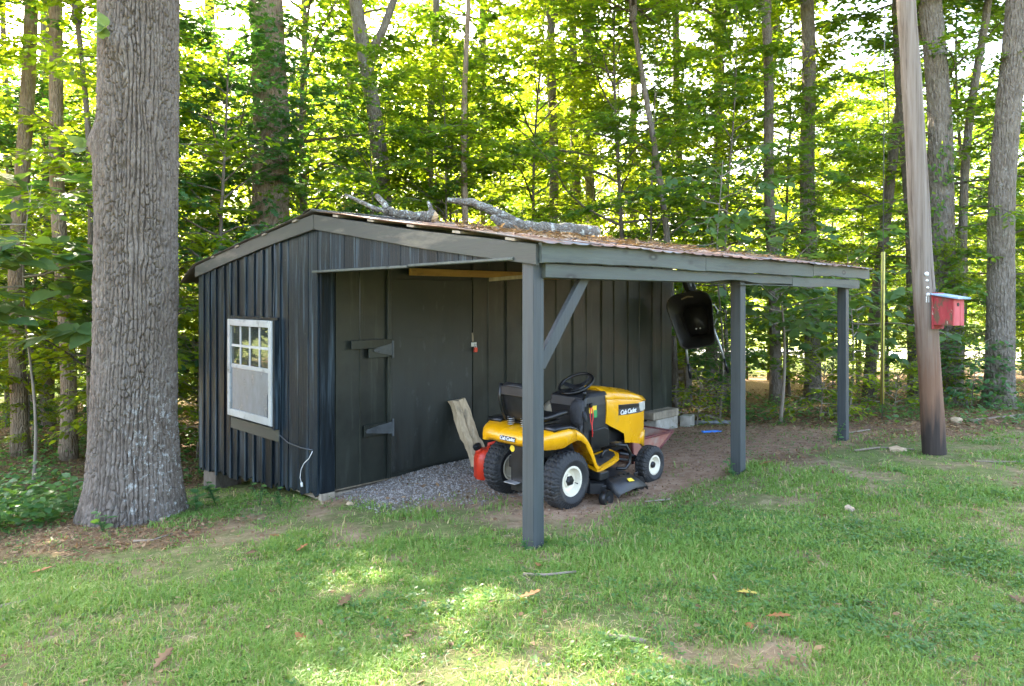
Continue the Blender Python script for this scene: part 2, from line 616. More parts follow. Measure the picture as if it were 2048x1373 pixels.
MAT['cutwood'] = pmat('broken_wood_end', (.34, .22, .12), (.50, .35, .20), 12, rough=(.85, .95), bump=.8, bscale=40, dist=.01)
MAT['stick'] = pmat('dry_stick', (.15, .115, .08), (.26, .21, .16), 1.0, (30, 30, 30), (.85, .95), .4)
MAT['stone'] = pmat('tan_stone', (.32, .22, .13), (.46, .36, .24), 9, rough=(.85, .95), bump=.5, bscale=30, stain=((.22, .18, .14), 7, .55, .7))
MAT['oldwheel'] = pmat('tan_old_tyre', (.22, .18, .13), (.32, .27, .2), 9, rough=(.8, .9), bump=.2)


def glassmat(name, dirt, dirtcol, rough=.03, dirt2=None):
    m, nt = newmat(name)
    tr = nt.nodes.new('ShaderNodeBsdfTransparent')
    gl = nt.nodes.new('ShaderNodeBsdfGlossy')
    gl.inputs['Roughness'].default_value = rough
    fr = nt.nodes.new('ShaderNodeFresnel')
    fr.inputs['IOR'].default_value = 1.5
    m1 = nt.nodes.new('ShaderNodeMixShader')
    nt.links.new(fr.outputs[0], m1.inputs[0])
    nt.links.new(tr.outputs[0], m1.inputs[1])
    nt.links.new(gl.outputs[0], m1.inputs[2])
    di = nt.nodes.new('ShaderNodeBsdfDiffuse')
    di.inputs['Color'].default_value = c4(dirtcol)
    m2 = nt.nodes.new('ShaderNodeMixShader')
    f = noise(nt, coords(nt, (3, 3, 1.5)), 3, 6, .7)
    nt.links.new(mapr(nt, f, .3, .75, dirt * .6, dirt * 1.4), m2.inputs[0])
    nt.links.new(m1.outputs[0], m2.inputs[1])
    nt.links.new(di.outputs[0], m2.inputs[2])
    o = nt.nodes.new('ShaderNodeOutputMaterial')
    nt.links.new(m2.outputs[0], o.inputs['Surface'])
    return m


MAT['glass'] = glassmat('dusty_window_glass', .10, (.30, .33, .28))
MAT['screen'] = glassmat('insect_screen', .48, (.30, .33, .34), .4)

# ------------------------------------------------------------------ frame of the shed: x along the door wall, y to the back, z up
VX, VY = 0.70610592, 0.70810622
CX, CY = -1.801, 6.57
SHED_RZ = math.atan2(VY, VX)


def s2w(x, y):
    return (CX + x * VX - y * VY, CY + x * VY + y * VX)


def w2s(X, Y):
    dx, dy = X - CX, Y - CY
    return dx * VX + dy * VY, -dx * VY + dy * VX


def pxX(px, Z):
    return (px - 1024) / 1400.0 * Z


def pyZ(py, Z):
    return CAMZ - (py - 595) / 1400.0 * Z


# ------------------------------------------------------------------ terrain
ANCH = np.array([
    (-1.80, 6.57, -.02), (-.85, 7.5, .09), (2.47, 10.86, -.12), (.126, 4.648, .25), (2.145, 6.67, .21), (4.05, 8.59, .15), (4.67, 7.74, .17),
    (.5, 6.0, .10), (1.1, 6.8, .10), (-.15, 6.5, .09), (.7, 7.2, .095), (2.3, 8.6, .08), (1.0, 8.4, .08), (0., 7.0, .095),
    (-3.81, 8.57, -.45), (-3.33, 6.0, -.10), (-3.0, 5.0, .04), (0, 3, .33), (0, 0, .36), (3, 4, .32), (6, 5, .28), (-3, 3, .15), (-5, 5, -.10),
    (-5.3, 7.2, -.38), (-7, 10, -.62), (0, -6, .38), (6, -2, .36), (-6, -1, .15), (4, 15.7, -.54), (8.85, 12.7, -.10), (7, 13.5, -.2), (12, 10, .08),
    (0, 14, -.55), (-6, 14, -.75), (-2, 11.2, -.55), (0, 30, -1.1), (20, 30, -1.0), (-20, 30, -1.3), (18, 9, .15), (-15, 10, -.8), (12, 20, -.6), (7, 9.5, .12), (-20, -5, 0), (20, -6, .3),
])


def _tps(r2):
    return np.where(r2 > 1e-12, r2 * np.log(np.maximum(r2, 1e-12)), 0)


def _fit():
    P = ANCH[:, :2]
    n = len(P)
    K = _tps(((P[:, None] - P[None]) ** 2).sum(-1)) + np.eye(n) * .6
    Q = np.c_[np.ones(n), P]
    A = np.block([[K, Q], [Q.T, np.zeros((3, 3))]])
    return np.linalg.solve(A, np.r_[ANCH[:, 2], 0, 0, 0])


_CO = _fit()


def gz(X, Y, detail=True):
    X = np.atleast_1d(np.asarray(X, float))
    Y = np.atleast_1d(np.asarray(Y, float))
    xc = np.clip(X, -19, 19)
    yc = np.clip(Y, -5.5, 29)
    out = np.empty(len(X))
    for i in range(0, len(X), 20000):
        a, b = xc[i:i + 20000], yc[i:i + 20000]
        r2 = (a[:, None] - ANCH[None, :, 0]) ** 2 + (b[:, None] - ANCH[None, :, 1]) ** 2
        n = len(ANCH)
        out[i:i + 20000] = _tps(r2) @ _CO[:n] + _CO[n] + _CO[n + 1] * a + _CO[n + 2] * b
    if detail:
        x, y = w2s(X, Y)
        w = -y
        flat = np.clip(1 - np.maximum(np.maximum(.2 - x, x - 6.5), np.maximum(-.5 - w, w - 2.2)) / .5, 0, 1)
        amp = .035 * (1 - .8 * flat)
        out = out + (fbm(X * 1.3, Y * 1.3, 5, 3) - .5) * amp * 2 + (vnoise(X * 6, Y * 6, 9) - .5) * .012
    return out


def gz1(X, Y):
    return float(gz([X], [Y])[0])


def sstep(a, b, x):
    t = np.clip((x - a) / (b - a), 0, 1)
    return t * t * (3 - 2 * t)


def zones(X, Y):
    """weights: gravel, dirt (bare earth), litter (forest floor); the rest is lawn"""
    x, y = w2s(X, Y)
    w = -y
    n1 = fbm(X * 1.1, Y * 1.1, 21, 4) - .5
    n2 = fbm(X * 3.1, Y * 3.1, 33, 3) - .5
    edge = .15 + .3 * np.clip(w - .5, 0, 2) * .35 + n1 * .5
    gravel = sstep(-.18, .18, x - edge) * sstep(2.9, 1.7, x + n1 * 1.2) * sstep(1.5, .55, w + n2 * .8) * sstep(-.3, -.1, w)
    dirt = sstep(.5, 1.1, x + n1 * .6) * sstep(7.4, 6.2, x + n1) * sstep(2.75, 2.25, w + n1 * .7 - .05 * x) * sstep(-3.3, -3.0, w)
    dirt = np.maximum(dirt, sstep(-.35, .0, x + n2 * .3) * sstep(.5, .2, w + n2 * .3) * sstep(-.3, 0., w) * .9)
    # forest floor: beyond the lawn edge on the right, behind, and at the left
    edge_r = 2.75 + .30 * (x - 4.2) + n1 * 1.1
    lit = sstep(-.35, .35, edge_r - w) * sstep(3.2, 4.2, x + n1 * 1.5)
    lit = np.maximum(lit, sstep(.2, .8, x - 6.2 + n1) * sstep(3.8, 2.8, w - .33 * (x - 6)))
    back = sstep(-2.6, -3.0, w)
    left = sstep(-3.3, -4.1, X + n1 * 1.2 + .25 * (Y - 6)) * sstep(5.2, 6.2, Y + n1 * 1.3 - .25 * (X + 4))
    lit = np.maximum(lit, np.maximum(back, left))
    lit = np.maximum(lit, sstep(9.5, 11, Y + n1))
    tb = np.hypot((X + 3.33) / 1.25, (Y - 5.75) / .75)
    lit = np.maximum(lit, sstep(1.15, .7, tb + n2 * .8) * .85)
    # far side is open, sunlit lawn again
    lawn2 = sstep(21, 26, Y + n1 * 4 - .25 * X)
    lit = lit * (1 - lawn2)
    return gravel, dirt * (1 - lawn2), lit


def axis_pts(lo, hi, c0, c1, fine, grow=1.16):
    a = list(np.arange(c0, c1 + 1e-6, fine))
    s = fine
    while a[-1] < hi:
        s *= grow
        a.append(a[-1] + s)
    s = fine
    while a[0] > lo:
        s *= grow
        a.insert(0, a[0] - s)
    return np.array(a)


gx = axis_pts(-400, 400, -6.5, 8.0, .06)
gy = axis_pts(-60, 900, 2.2, 11.5, .06)
GXm, GYm = np.meshgrid(gx, gy)
GZ = gz(GXm.ravel(), GYm.ravel())
gr_, di_, li_ = zones(GXm.ravel(), GYm.ravel())
nx, ny = len(gx), len(gy)
idx = np.arange(nx * ny).reshape(ny, nx)
GF = np.stack([idx[:-1, :-1], idx[:-1, 1:], idx[1:, 1:], idx[1:, :-1]], -1).reshape(-1, 4)
gme = npmesh('ground', np.c_[GXm.ravel(), GYm.ravel(), GZ], GF, True,
             [('gravel', 'POINT', gr_), ('dirt', 'POINT', di_), ('litter', 'POINT', li_)])


def groundmat():
    m, nt = newmat('earth_lawn_and_leaf_litter')
    vec = coords(nt, (1, 1, 1), 'Object', False)

    def att(n):
        a = nt.nodes.new('ShaderNodeAttribute')
        a.attribute_name = n
        return a.outputs['Fac']
    n1 = noise(nt, vec, 1.1, 6, .65)
    n2 = noise(nt, vec, 9, 7, .7)
    n3 = noise(nt, vec, 45, 6, .7)
    soil = ramp(nt, n2, [(.3, (.17, .115, .075)), (.5, (.26, .185, .12)), (.7, (.37, .28, .19))])
    turf = ramp(nt, n2, [(.3, (.08, .11, .035)), (.7, (.17, .20, .07))])
    lawn = mixc(nt, mapr(nt, n1, .47, .62), turf, soil)
    sp = nt.nodes.new('ShaderNodeSeparateXYZ')
    nt.links.new(vec, sp.inputs[0])
    far = mixc(nt, mapr(nt, n1, .3, .7), (.15, .22, .05), (.24, .27, .10))
    lawn = mixc(nt, mapr(nt, sp.outputs[1], 13, 18), lawn, far)
    lit = ramp(nt, n3, [(.28, (.055, .035, .022)), (.45, (.13, .08, .05)), (.58, (.22, .14, .085)), (.72, (.34, .25, .16))])
    dirt = ramp(nt, n2, [(.28, (.21, .125, .08)), (.5, (.33, .21, .135)), (.72, (.45, .325, .225))])
    dirt = mixc(nt, mapr(nt, n3, .5, .75), dirt, (.36, .26, .19))
    grav = ramp(nt, n3, [(.3, (.14, .11, .085)), (.6, (.28, .24, .20))])
    c = mixc(nt, att('litter'), lawn, lit)
    c = mixc(nt, att('dirt'), c, dirt)
    c = mixc(nt, att('gravel'), c, grav)
    b = nt.nodes.new('ShaderNodeBsdfPrincipled')
    b.inputs['Roughness'].default_value = .95
    b.inputs['Specular IOR Level'].default_value = .1
    nt.links.new(c, b.inputs['Base Color'])
    bn = nt.nodes.new('ShaderNodeBump')
    bn.inputs['Strength'].default_value = .9
    bn.inputs['Distance'].default_value = .03
    nt.links.new(n3, bn.inputs['Height'])
    nt.links.new(bn.outputs[0], b.inputs['Normal'])
    o = nt.nodes.new('ShaderNodeOutputMaterial')
    nt.links.new(b.outputs[0], o.inputs['Surface'])
    return m


gme.materials.append(groundmat())
ground = link('ground', gme)
tag(ground, kind='structure')

# a pale drive beyond the trees on the right
rd = MB()
rp = [(-60, 41), (0, 36.5), (12, 34), (25, 31), (60, 24)]
sec = []
for (x, y) in rp:
    z0, z1 = gz([x], [y], False)[0], gz([x + .8], [y + 5.2], False)[0]
    sec.append([(x, y, z0 + .03), (x + .8, y + 5.2, z1 + .03)])
rd.loft(sec)
tag(rd.build('road', pmat('pale_gravel_drive', (.42, .40, .37), (.56, .54, .50), 3, rough=(.9, .95), bump=.3)), kind='structure')

# ------------------------------------------------------------------ shed
shed = empty('shed', (CX, CY, 0), SHED_RZ)
tag(shed, 'black board-and-batten tool shed with an open lean-to carport and rusty metal roof', 'shed')
LEN, DEP, LW = 6.05, 2.835, 2.722      # wall length, body depth, lean-to reach
RS = .152                              # slope of the front roof
RSB = .137                              # slope of the back roof
ZR = 2.535                               # underside of the rake at the ridge
rr = random.Random(3)


def zfront(y):
    return ZR + RS * y                  # y negative in front (underside of rake boards)


def zback(y):
    return ZR - RSB * y


# gable wall: vertical boards between y=0 (corner) and y=DEP
def gable_bottom(y):
    return -.0 - .075 * y


edges = [0.0, .17, .36, .56, .72]
y = .72
while y < DEP - .12:
    y += rr.uniform(.17, .235)
    edges.append(min(y, DEP))
edges[-1] = DEP
WY0, WY1, WZ0, WZ1 = .76, 1.80, .60, 1.66      # window opening
MB_b = []


def ragged_board(y0, y1, z0, z1, parent, thick=.022, off=0.0, rag=.0, slope=True):
    """vertical board in the gable plane, top cut to the roof slope, ragged bottom end"""
    mb = MB()
    g = rr.uniform(.002, .005)
    a, b = y0 + g, y1 - g
    zt0 = z1(a) if callable(z1) else z1
    zt1 = z1(b) if callable(z1) else z1
    n = 4
    ys = [a + (b - a) * i / n for i in range(n + 1)]
    bot = [z0 + rr.uniform(0, rag) for _ in ys]
    x0, x1 = -thick - off, -off
    poly = [(ys[i], bot[i]) for i in range(n + 1)] + [(b, zt1), (a, zt0)]
    mb.prism([(u, v) for u, v in poly], x0, x1, 'x')
    o = mb.build('board', MAT['paint_z'], parent, bevel=.002)
    return o


for i in range(len(edges) - 1):
    y0, y1 = edges[i], edges[i + 1]
    off = rr.uniform(-.004, .004)
    zb = gable_bottom((y0 + y1) / 2) + rr.uniform(-.02, .02)
    if y1 <= WY0 + .02 or y0 >= WY1 - .02:
        ragged_board(y0, y1, zb, lambda q: zback(q) + .02, shed, off=off + .005, rag=.06)
    else:
        ragged_board(y0, y1, WZ1, lambda q: zback(q) + .02, shed, off=.005 + off)
        ragged_board(y0, y1, zb, WZ0 - .02, shed, off=.005 + off, rag=.09)
    if y0 > .70:       # batten on the joint
        bw = .05
        mb = MB()

        def bat(z0_, z1_):
            mb2 = MB()
            k_ = rr.uniform(-.008, .008)
            mb2.plank((-.0395, y0 + rr.uniform(-.006, .006), z0_), (-.0395, y0 + k_, z1_), (0, bw * rr.uniform(.75, 1.0), 0), (.016, 0, 0), 5, .003, .0025)
            mb2.build('batten', MAT['paint_z'], shed)
        zt = zback(y0) + .01
        if WY0 - .02 < y0 < WY1 + .02:
            bat(WZ1 + .04, zt)
            bat(zb + .03, WZ0 - .16)
        else:
            bat(zb + .02, zt)
# inner sheathing of the gable and the other walls (so that no light leaks through the joints)
MB().prism([(DEP, -.08), (DEP, zback(DEP)), (0, ZR), (0, .05), (WY0, .05), (WY0, WZ1), (WY1, WZ1), (WY1, .05)], .0, .02, 'x').build('gable_sheathing', MAT['door'], shed)
MB().box(.0, .02, WY0, WY1, .0, WZ0).build('gable_sheathing', MAT['door'], shed)
MB().box(0.021, LEN, DEP - .03, DEP, -.05, zback(DEP) + .05).build('back_wall', MAT['paint_z'], shed)
MB().prism([(DEP - .031, -.05), (DEP - .031, zback(DEP)), (.05, ZR), (.03, .1)], LEN - .02, LEN, 'x').build('far_gable_wall', MAT['paint_z'], shed)
MB().box(.021, LEN - .021, .03, DEP - .031, -.02, .02).build('floor', MAT['rough_wood'], shed)
# the back wall is closed
# corner board, its block and the left pier
MB().plank((.066, -.016, .06), (.066, -.016, 2.50), (.150, 0, 0), (0, .028, 0), 6, .004, .002).build('corner_board', MAT['paint_z'], shed)
MB().box(-.01, .145, -.035, .02, -.06, .055, .006).build('corner_block', MAT['rough_wood'], shed)
MB().box(.02, .34, DEP - .38, DEP - .02, -.60, -.07, .01).build('foundation_pier', MAT['fence'], shed)

# window in the gable
win = MB().box(-.055, -.030, WY0 - .05, WY1 + .05, WZ0 - .16, WZ0 - .035, .004).build('window', MAT['paint_y'], shed)
tag(win, 'chalky white double hung window with a grey screened lower half')
for (a, b, c, d) in ((WY0, WY0 + .065, WZ0, WZ1), (WY1 - .065, WY1, WZ0, WZ1), (WY0 + .066, WY1 - .066, WZ1 - .07, WZ1), (WY0 + .066, WY1 - .066, WZ0, WZ0 + .075)):
    MB().box(-.115, -.006, a, b, c, d, .004).build('frame', MAT['white_frame'], win)
mz = (WZ0 + WZ1) / 2 + .02
MB().box(-.100, -.045, WY0 + .067, WY1 - .067, mz - .022, mz + .022, .004).build('meeting_rail', MAT['white_frame'], win)
MB().box(-.09, -.087, WY0 + .067, WY1 - .067, mz + .023, WZ1 - .071).build('pane', MAT['glass'], win)
MB().box(-.095, -.092, WY0 + .067, WY1 - .067, WZ0 + .076, mz - .023).build('screen', MAT['screen'], win)
for k in range(1, 4):
    yy = WY0 + .067 + (WY1 - WY0 - .134) * k / 4
    MB().box(-.099, -.0905, yy - .013, yy + .013, mz + .024, WZ1 - .072).build('muntin', MAT['muntin'], win)
    MB().box(-.088, -.070, yy - .010, yy + .010, WZ0 + .078, mz - .024).build('muntin', MAT['muntin'], win)
for zc in ((mz + WZ1) / 2 - .03, (mz + WZ0) / 2 + .03):
    MB().box(*((-.098, -.0905) if zc > mz else (-.086, -.070)), WY0 + .068, WY1 - .068, zc - .013, zc + .013).build('muntin', MAT['muntin'], win)
# side casing of the window which stands proud of the boards
MB().box(-.100, -.0265, WY0 - .045, WY0 - .002, WZ0 - .03, WZ1 + .01, .004).build('casing', MAT['paint_z'], win)
MB().box(-.070, -.0265, WY0 - .05, WY1 + .04, WZ1 + .004, WZ1 + .035, .004).build('head_casing', MAT['paint_z'], win)
# things standing behind the glass
MB().box(.25, .28, WY0 + .1, WY1 - .1, 1.05, 1.09).build('sill_shelf', MAT['muntin'], win)
MB().lathe([(.03, 0), (.035, .02), (.035, .11), (.02, .13)], 12, (.265, WY0 + .42, 1.092), 'z').build('jar', MAT['white_plastic'], win, True)

# header boards over the opening (gable plane, y from 0 to -LW)
yy = -.005
while yy > -LW + .35:
    w = rr.uniform(.15, .26)
    y1 = max(yy - w, -LW + .1)
    zt0, zt1 = zfront(yy), zfront(y1)
    if zt1 - 2.16 < .02:
        zt1 = 2.18
    mb = MB()
    mb.prism([(yy - .002, 2.155), (y1 + .002, 2.155), (y1 + .002, zt1 + .02), (yy - .002, zt0 + .02)], -.026 - rr.uniform(0, .004), -.002, 'x')
    mb.build('board', MAT['paint_z'], shed, bevel=.002)
    yy = y1
hd = MB()
hd.plank((-.035, .03, 2.138), (-.035, -1.45, 2.142), (0.075, 0, 0), (0, 0, .022), 5, .004, .004)
hd.build('header_trim', MAT['paint_x'], shed)
MB().plank((-.035, -1.455, 2.149), (-.035, -2.62, 2.158), (0.070, 0, 0), (0, 0, .020), 5, .004, .004).build('header_trim', MAT['paint_x'], shed)

# rake boards
rk = MB()
T = .138
rk.plank((-.045, 0.01, ZR + T / 2), (-.045, -LW - .10, zfront(-LW - .10) + T / 2), (0, 0, T), (.032, 0, 0), 10, .004, .0035, bow=-.012)
rk.build('rake_board', MAT['paint_y'], shed)
MB().plank((-.047, 0.015, ZR + T / 2), (-.047, DEP + .03, zback(DEP + .03) + T / 2), (0, 0, T), (.030, 0, 0), 8, .004, .004, bow=.02).build('rake_board', MAT['paint_y'], shed)

# front wall: corner panel, plywood door, ribbed sheet metal
ZB, ZT = .10, 2.14


def siding(x0, x1, zb0=None):
    """sheet with raised ribs at its edge and middle, faint dents"""
    n = 24
    xs = sorted(set([x0 + (x1 - x0) * i / n for i in range(n + 1)] + [x for c in (x0 + .02, (x0 + x1) / 2) for x in (c - .016, c - .009, c + .009, c + .016) if x0 < x < x1]))
    zs = [ZB - .02 + (ZT + .28 - ZB) * j / 14 for j in range(15)]
    secs = []
    sd = rr.randint(0, 999)
    for z in zs:
        row = []
        for x in xs:
            h = 0
            for c, hh in ((x0 + .02, .022), ((x0 + x1) / 2, .013)):
                if abs(x - c) <= .0095:
                    h = hh
            dent = (float(vnoise(np.array([x * 3.1]), np.array([z * 2.3]), sd)[0]) - .5) * .010
            row.append((x, -.004 - h + dent * (h == 0), z))
        secs.append(row)
    mb = MB()
    mb.loft(secs, cap=False)
    return mb.build('siding_panel', MAT['siding'], shed, smooth=False, autos=40)


DX0, DX1 = .79, 1.885
siding(.142, DX0 - .055)
x = 1.892
siding(x, 2.43)
x = 2.43
while x < LEN - .1:
    siding(x, min(x + .612, LEN))
    x += .612
MB().box(.02, LEN - .021, .004, .028, ZB - .04, ZR - .01).build('wall_framing', MAT['door'], shed)
for zz in (ZB - .06,):
    MB().box(.15, LEN, .03, .12, zz, ZB).build('sill_beam', MAT['rough_wood'], shed)
# door
door = MB().box(DX0, DX1, -.030, -.008, ZB + .015, 2.085, .002).build('door', MAT['door'], shed)
tag(door, 'dark plywood door with strap hinges on its left edge')
for x0, x1 in ((DX0 - .052, DX0 - .030), (DX0 - .027, DX0 - .006)):
    MB().box(x0, x1, -.040, -.006, ZB - .03, ZT + .2, .003).build('door_trim', MAT['siding'], shed)
MB().box(.305, DX0 - .015, -.062, -.041, 1.395, 1.480, .003).build('hinge_board', MAT['siding'], shed)
MB().box(.50, DX0 - .015, -.060, -.041, 1.300, 1.392, .003).build('hinge_board', MAT['siding'], shed)


def hinge(z, xl):
    h = MB().prism([(xl, z - .018), (DX0 - .02, z - .06), (DX0 - .02, z + .06), (xl, z + .018), (xl - .012, z)], -.070, -.0625, 'y').build('hinge', MAT['hinge'], door)
    MB().tube([(DX0 - .008, -.068, z - .085), (DX0 - .008, -.068, z + .085)], .011, 10).build('hinge_pin', MAT['hinge'], door)
    for q in range(3):
        xx = xl + .05 + q * .07
        MB().lathe([(.007, 0), (.007, .004), (.003, .006)], 8, (xx, -.0705, z + (q - 1) * .012), 'y').xform(Matrix.Translation((0, -.004, 0))).build('bolt_head', MAT['hinge'], door)


hinge(1.375, .56)
hinge(.585, .47)
MB().box(.45, DX0 - .02, -.061, -.041, .53, .64, .003).build('hinge_block', MAT['siding'], shed)
# hasp plate on the door
hp = MB().box(DX1 - .02, DX1 + .055, -.046, -.032, 1.345, 1.392, .003).build('hasp_plate', MAT['white_plastic'], door)
MB().tube([(DX1 + .018, -.046, 1.372), (DX1 + .018, -.075, 1.372), (DX1 + .018, -.075, 1.352), (DX1 + .018, -.046, 1.352)], .005, 8).build('staple', MAT['steel'], door)
MB().plank((DX1 + .005, -.037, 1.40), (DX1 - .004, -.036, 1.50), (.02, 0, 0), (0, .008, 0), 3, .002, .003).build('latch_strap', MAT['rough_wood'], door)
lock = empty('padlock', (*s2w(DX1 + .02, -.066), 1.30), SHED_RZ)
tag(lock, 'small red padlock hanging from the white hasp on the plywood door', 'padlock')
MB().box(-.022, .022, -.012, .012, -.018, .035, .005).build('lock_body', MAT['red_plastic'], lock)
MB().tube([(-.013, 0, .034), (-.013, 0, .062), (-.007, 0, .073), (.007, 0, .073), (.013, 0, .062), (.013, 0, .034)], .004, 8).build('shackle', MAT['steel'], lock)

# posts, beams, brace
PW = .104
for (px_, zb) in ((.0, .19), (2.859, .15), (5.563, .09)):
    mb = MB()
    mb.plank((px_ + .02, -LW, zb - .1), (px_ + .02, -LW, 2.128), (PW, 0, 0), (0, PW, 0), 8, .004, .0015)
    mb.build('post', MAT['post'], shed)
MB().plank((.05 + PW / 2 - .02, -LW + .0, 1.44), (.57, -LW + .0, 2.06), (.088 * .78, 0, -.088 * .62), (0, .040, 0), 4, .003, .001).build('brace', MAT['post'], shed)
# lower beam: two overlapping planks with wavy undersides
lb = MB()


def wavy_beam(x0, x1, y, z0, z1, t, seed, name, amp=.018, notch=None):
    mb = MB()
    n = 22
    secs = []
    for i in range(n + 1):
        u = i / n
        x = x0 + (x1 - x0) * u
        zb = z0 + (float(vnoise(np.array([x * 1.4]), np.array([.5]), seed)[0]) - .5) * 2 * amp
        if notch and notch[0] < x < notch[1]:
            zb += notch[2] * math.sin(math.pi * (x - notch[0]) / (notch[1] - notch[0]))
        zt = z1
        c = .004
        secs.append([(x, y - t / 2 + c, zb), (x, y + t / 2 - c, zb), (x, y + t / 2, zb + c), (x, y + t / 2, zt - c), (x, y + t / 2 - c, zt), (x, y - t / 2 + c, zt), (x, y - t / 2, zt - c), (x, y - t / 2, zb + c)])
    mb.loft(secs, True, True)
    return mb.build(name, MAT['paint_x'], shed)


YB = -LW - PW / 2 - .020
wavy_beam(.045, 3.90, YB, 2.030, 2.126, .036, 4, 'beam', .010, (2.2, 3.1, .03))
wavy_beam(2.75, 4.02, YB - .0, 2.020, 2.022, .036, 6, 'beam', .0)
wavy_beam(3.905, 5.88, YB, 2.012, 2.115, .038, 7, 'beam', .012)
MB().box(.02, 6.0, -LW - PW / 2 + .10, -LW - PW / 2 + .150, 2.03, 2.12, .004).build('beam', MAT['paint_x'], shed)
# eave fascia in three lengths
YF = -LW - PW / 2 - .058
for (a, b, dz) in ((-.03, 2.05, 0), (2.058, 4.35, -.006), (4.358, 6.13, .006)):
    MB().plank((a, YF, 2.195 + dz), (b, YF, 2.190 + dz), (0, 0, .138), (0, .032, 0), 14, .005, .006, random.Random(int(a * 10) + 90), bow=.008).build('fascia_board', MAT['paint_x'], shed)
# rafters and the amber ledger seen under the roof
for xr in (.35, 1.0, 1.65, 2.3, 2.95, 3.6, 4.25, 4.9, 5.55, 6.05):
    MB().plank((xr, .0, ZR + .075), (xr, -LW - .06, zfront(-LW - .06) + .075), (0, 0, .088), (.038, 0, 0), 1, .003).build('rafter', MAT['paint_y'], shed)
for yl in (-.4, -.95, -1.5, -2.05, -2.6):
    MB().plank((-.078, yl, zfront(yl) + .150), (6.12, yl, zfront(yl) + .150), (0, .09, RS * .09), (0, -.018 * RS, .018), 1, .002).build('purlin', MAT['rough_wood'], shed)
for yl in (.35, 1.0, 1.65, 2.3):
    MB().plank((-.078, yl, zback(yl) + .150), (6.2, yl, zback(yl) + .150), (0, .09, -RSB * .09), (0, .018 * RSB, .018), 1, .002).build('purlin', MAT['rough_wood'], shed)
MB().box(.98, 3.3, -.10, -.062, 2.125, 2.20, .003).build('ledger', MAT['amber_wood'], shed)
MB().plank((1.0, -1.25, 2.06), (1.62, -1.95, 2.14), (.0, 0, .035), (.02, .02, 0), 1, .003).build('roof_strut', MAT['rough_wood'], shed)


# roof sheets
def roof_z(y, front=True):
    return (zfront(y) if front else zback(y)) + .151


def sheet(x0, x1, y0, y1, front, seed, mat, curl=0.0, wav=.008):
    nxs, nys = 16, 14
    secs = []
    zf = zfront if front else zback
    for j in range(nys + 1):
        v = j / nys
        yq = y0 + (y1 - y0) * v
        row = []
        for i in range(nxs + 1):
            u = i / nxs
            x = x0 + (x1 - x0) * u
            k = (u * 4) % 1.0
            crimp = .010 * math.exp(-((min(k, 1 - k)) / .13) ** 2)
            sag = (float(vnoise(np.array([x * 2.2 + seed]), np.array([yq * 2.0]), seed)[0]) - .5) * 2 * wav * (.3 + .7 * abs(v))
            ed = (v > .99) * (float(vnoise(np.array([x * 9.0]), np.array([3.3]), seed + 5)[0]) - .5) * .05
            z = zf(yq) + .164 + crimp + sag
            if curl and v > .86:
                z -= curl * ((v - .86) / .14) ** 1.6
            row.append((x, yq + (ed if front is False else -ed) * .5, z))
        secs.append(row)
    mb = MB()
    mb.loft(secs, cap=False)
    return mb.build('roof_sheet', mat, shed, smooth=True, solid=.003)


xs = -.085
k = 0
while xs < 6.10:
    x1 = min(xs + .62, 6.17)
    sheet(xs, x1 + .012, .05, -LW - PW / 2 - .058 - .055 - rr.uniform(0, .035), True, 30 + k, MAT['rust_roof'], wav=.010)
    sheet(xs, x1 + .012, -.02, DEP + .42 + rr.uniform(-.04, .04), False, 60 + k, MAT['dark_roof'], curl=.17 if k == 0 else .07, wav=.02)
    xs = x1
    k += 1
# ridge cap
MB().loft([[(-.10, -.10, ZR + .163), (-.10, .03, ZR + .192), (-.10, .16, ZR + .157)], [(3, -.10, ZR + .164), (3, .03, ZR + .196), (3, .16, ZR + .158)], [(6.18, -.10, ZR + .163), (6.18, .03, ZR + .190), (6.18, .16, ZR + .157)]], False).build('ridge_cap', MAT['dark_roof'], shed, solid=.003)
# cable on the gable wall
cb = MB()
cb.tube([(-.055, .80, zback(.8) + .10), (-.035, .84, 2.2), (-.035, .86, 1.75), (-.045, .83, 1.2), (-.11, .84, .9), (-.10, .86, .60), (-.05, .80, .545), (-.04, .55, .46), (-.04, .3, .45), (-.042, .06, .46)], .006, 6)
cb.build('cable', MAT['hinge'], shed, True)
cw = MB()
cw.tube([(-.045, .06, .45), (-.06, .10, .38), (-.062, .19, .32), (-.06, .25, .25), (-.06, .27, .17), (-.055, .25, .12)], .004, 6)
cw.tube([(-.055, .25, .125), (-.055, .24, .085)], .012, 8)
cw.build('cable_end', MAT['cable_white'], shed, True)

# ------------------------------------------------------------------ riding mower
MX, MY, MZ = .206, 6.235, .098
mow = empty('riding_mower', (MX, MY, MZ), R(44.7))
tag(mow, 'yellow and black riding lawn mower parked under the lean-to', 'mower')


def text_mesh(body, size, mat, name, parent, loc, rot, shear=.25, ext=.0015, bold=.012, spacing=.92):
    cu = bpy.data.curves.new(name, 'FONT')
    cu.body = body
    cu.size = size
    cu.shear = shear
    cu.extrude = ext
    cu.offset = bold * size
    cu.space_character = spacing
    cu.align_x = 'CENTER'
    cu.align_y = 'CENTER'
    to = bpy.data.objects.new('tmp', cu)
    col.objects.link(to)
    dg = bpy.context.evaluated_depsgraph_get()
    me = bpy.data.meshes.new_from_object(to.evaluated_get(dg))
    bpy.data.objects.remove(to)
    me.materials.clear()
    me.materials.append(mat)
    o = link(name, me, parent)
    o.location = loc
    o.rotation_euler = rot
    return o


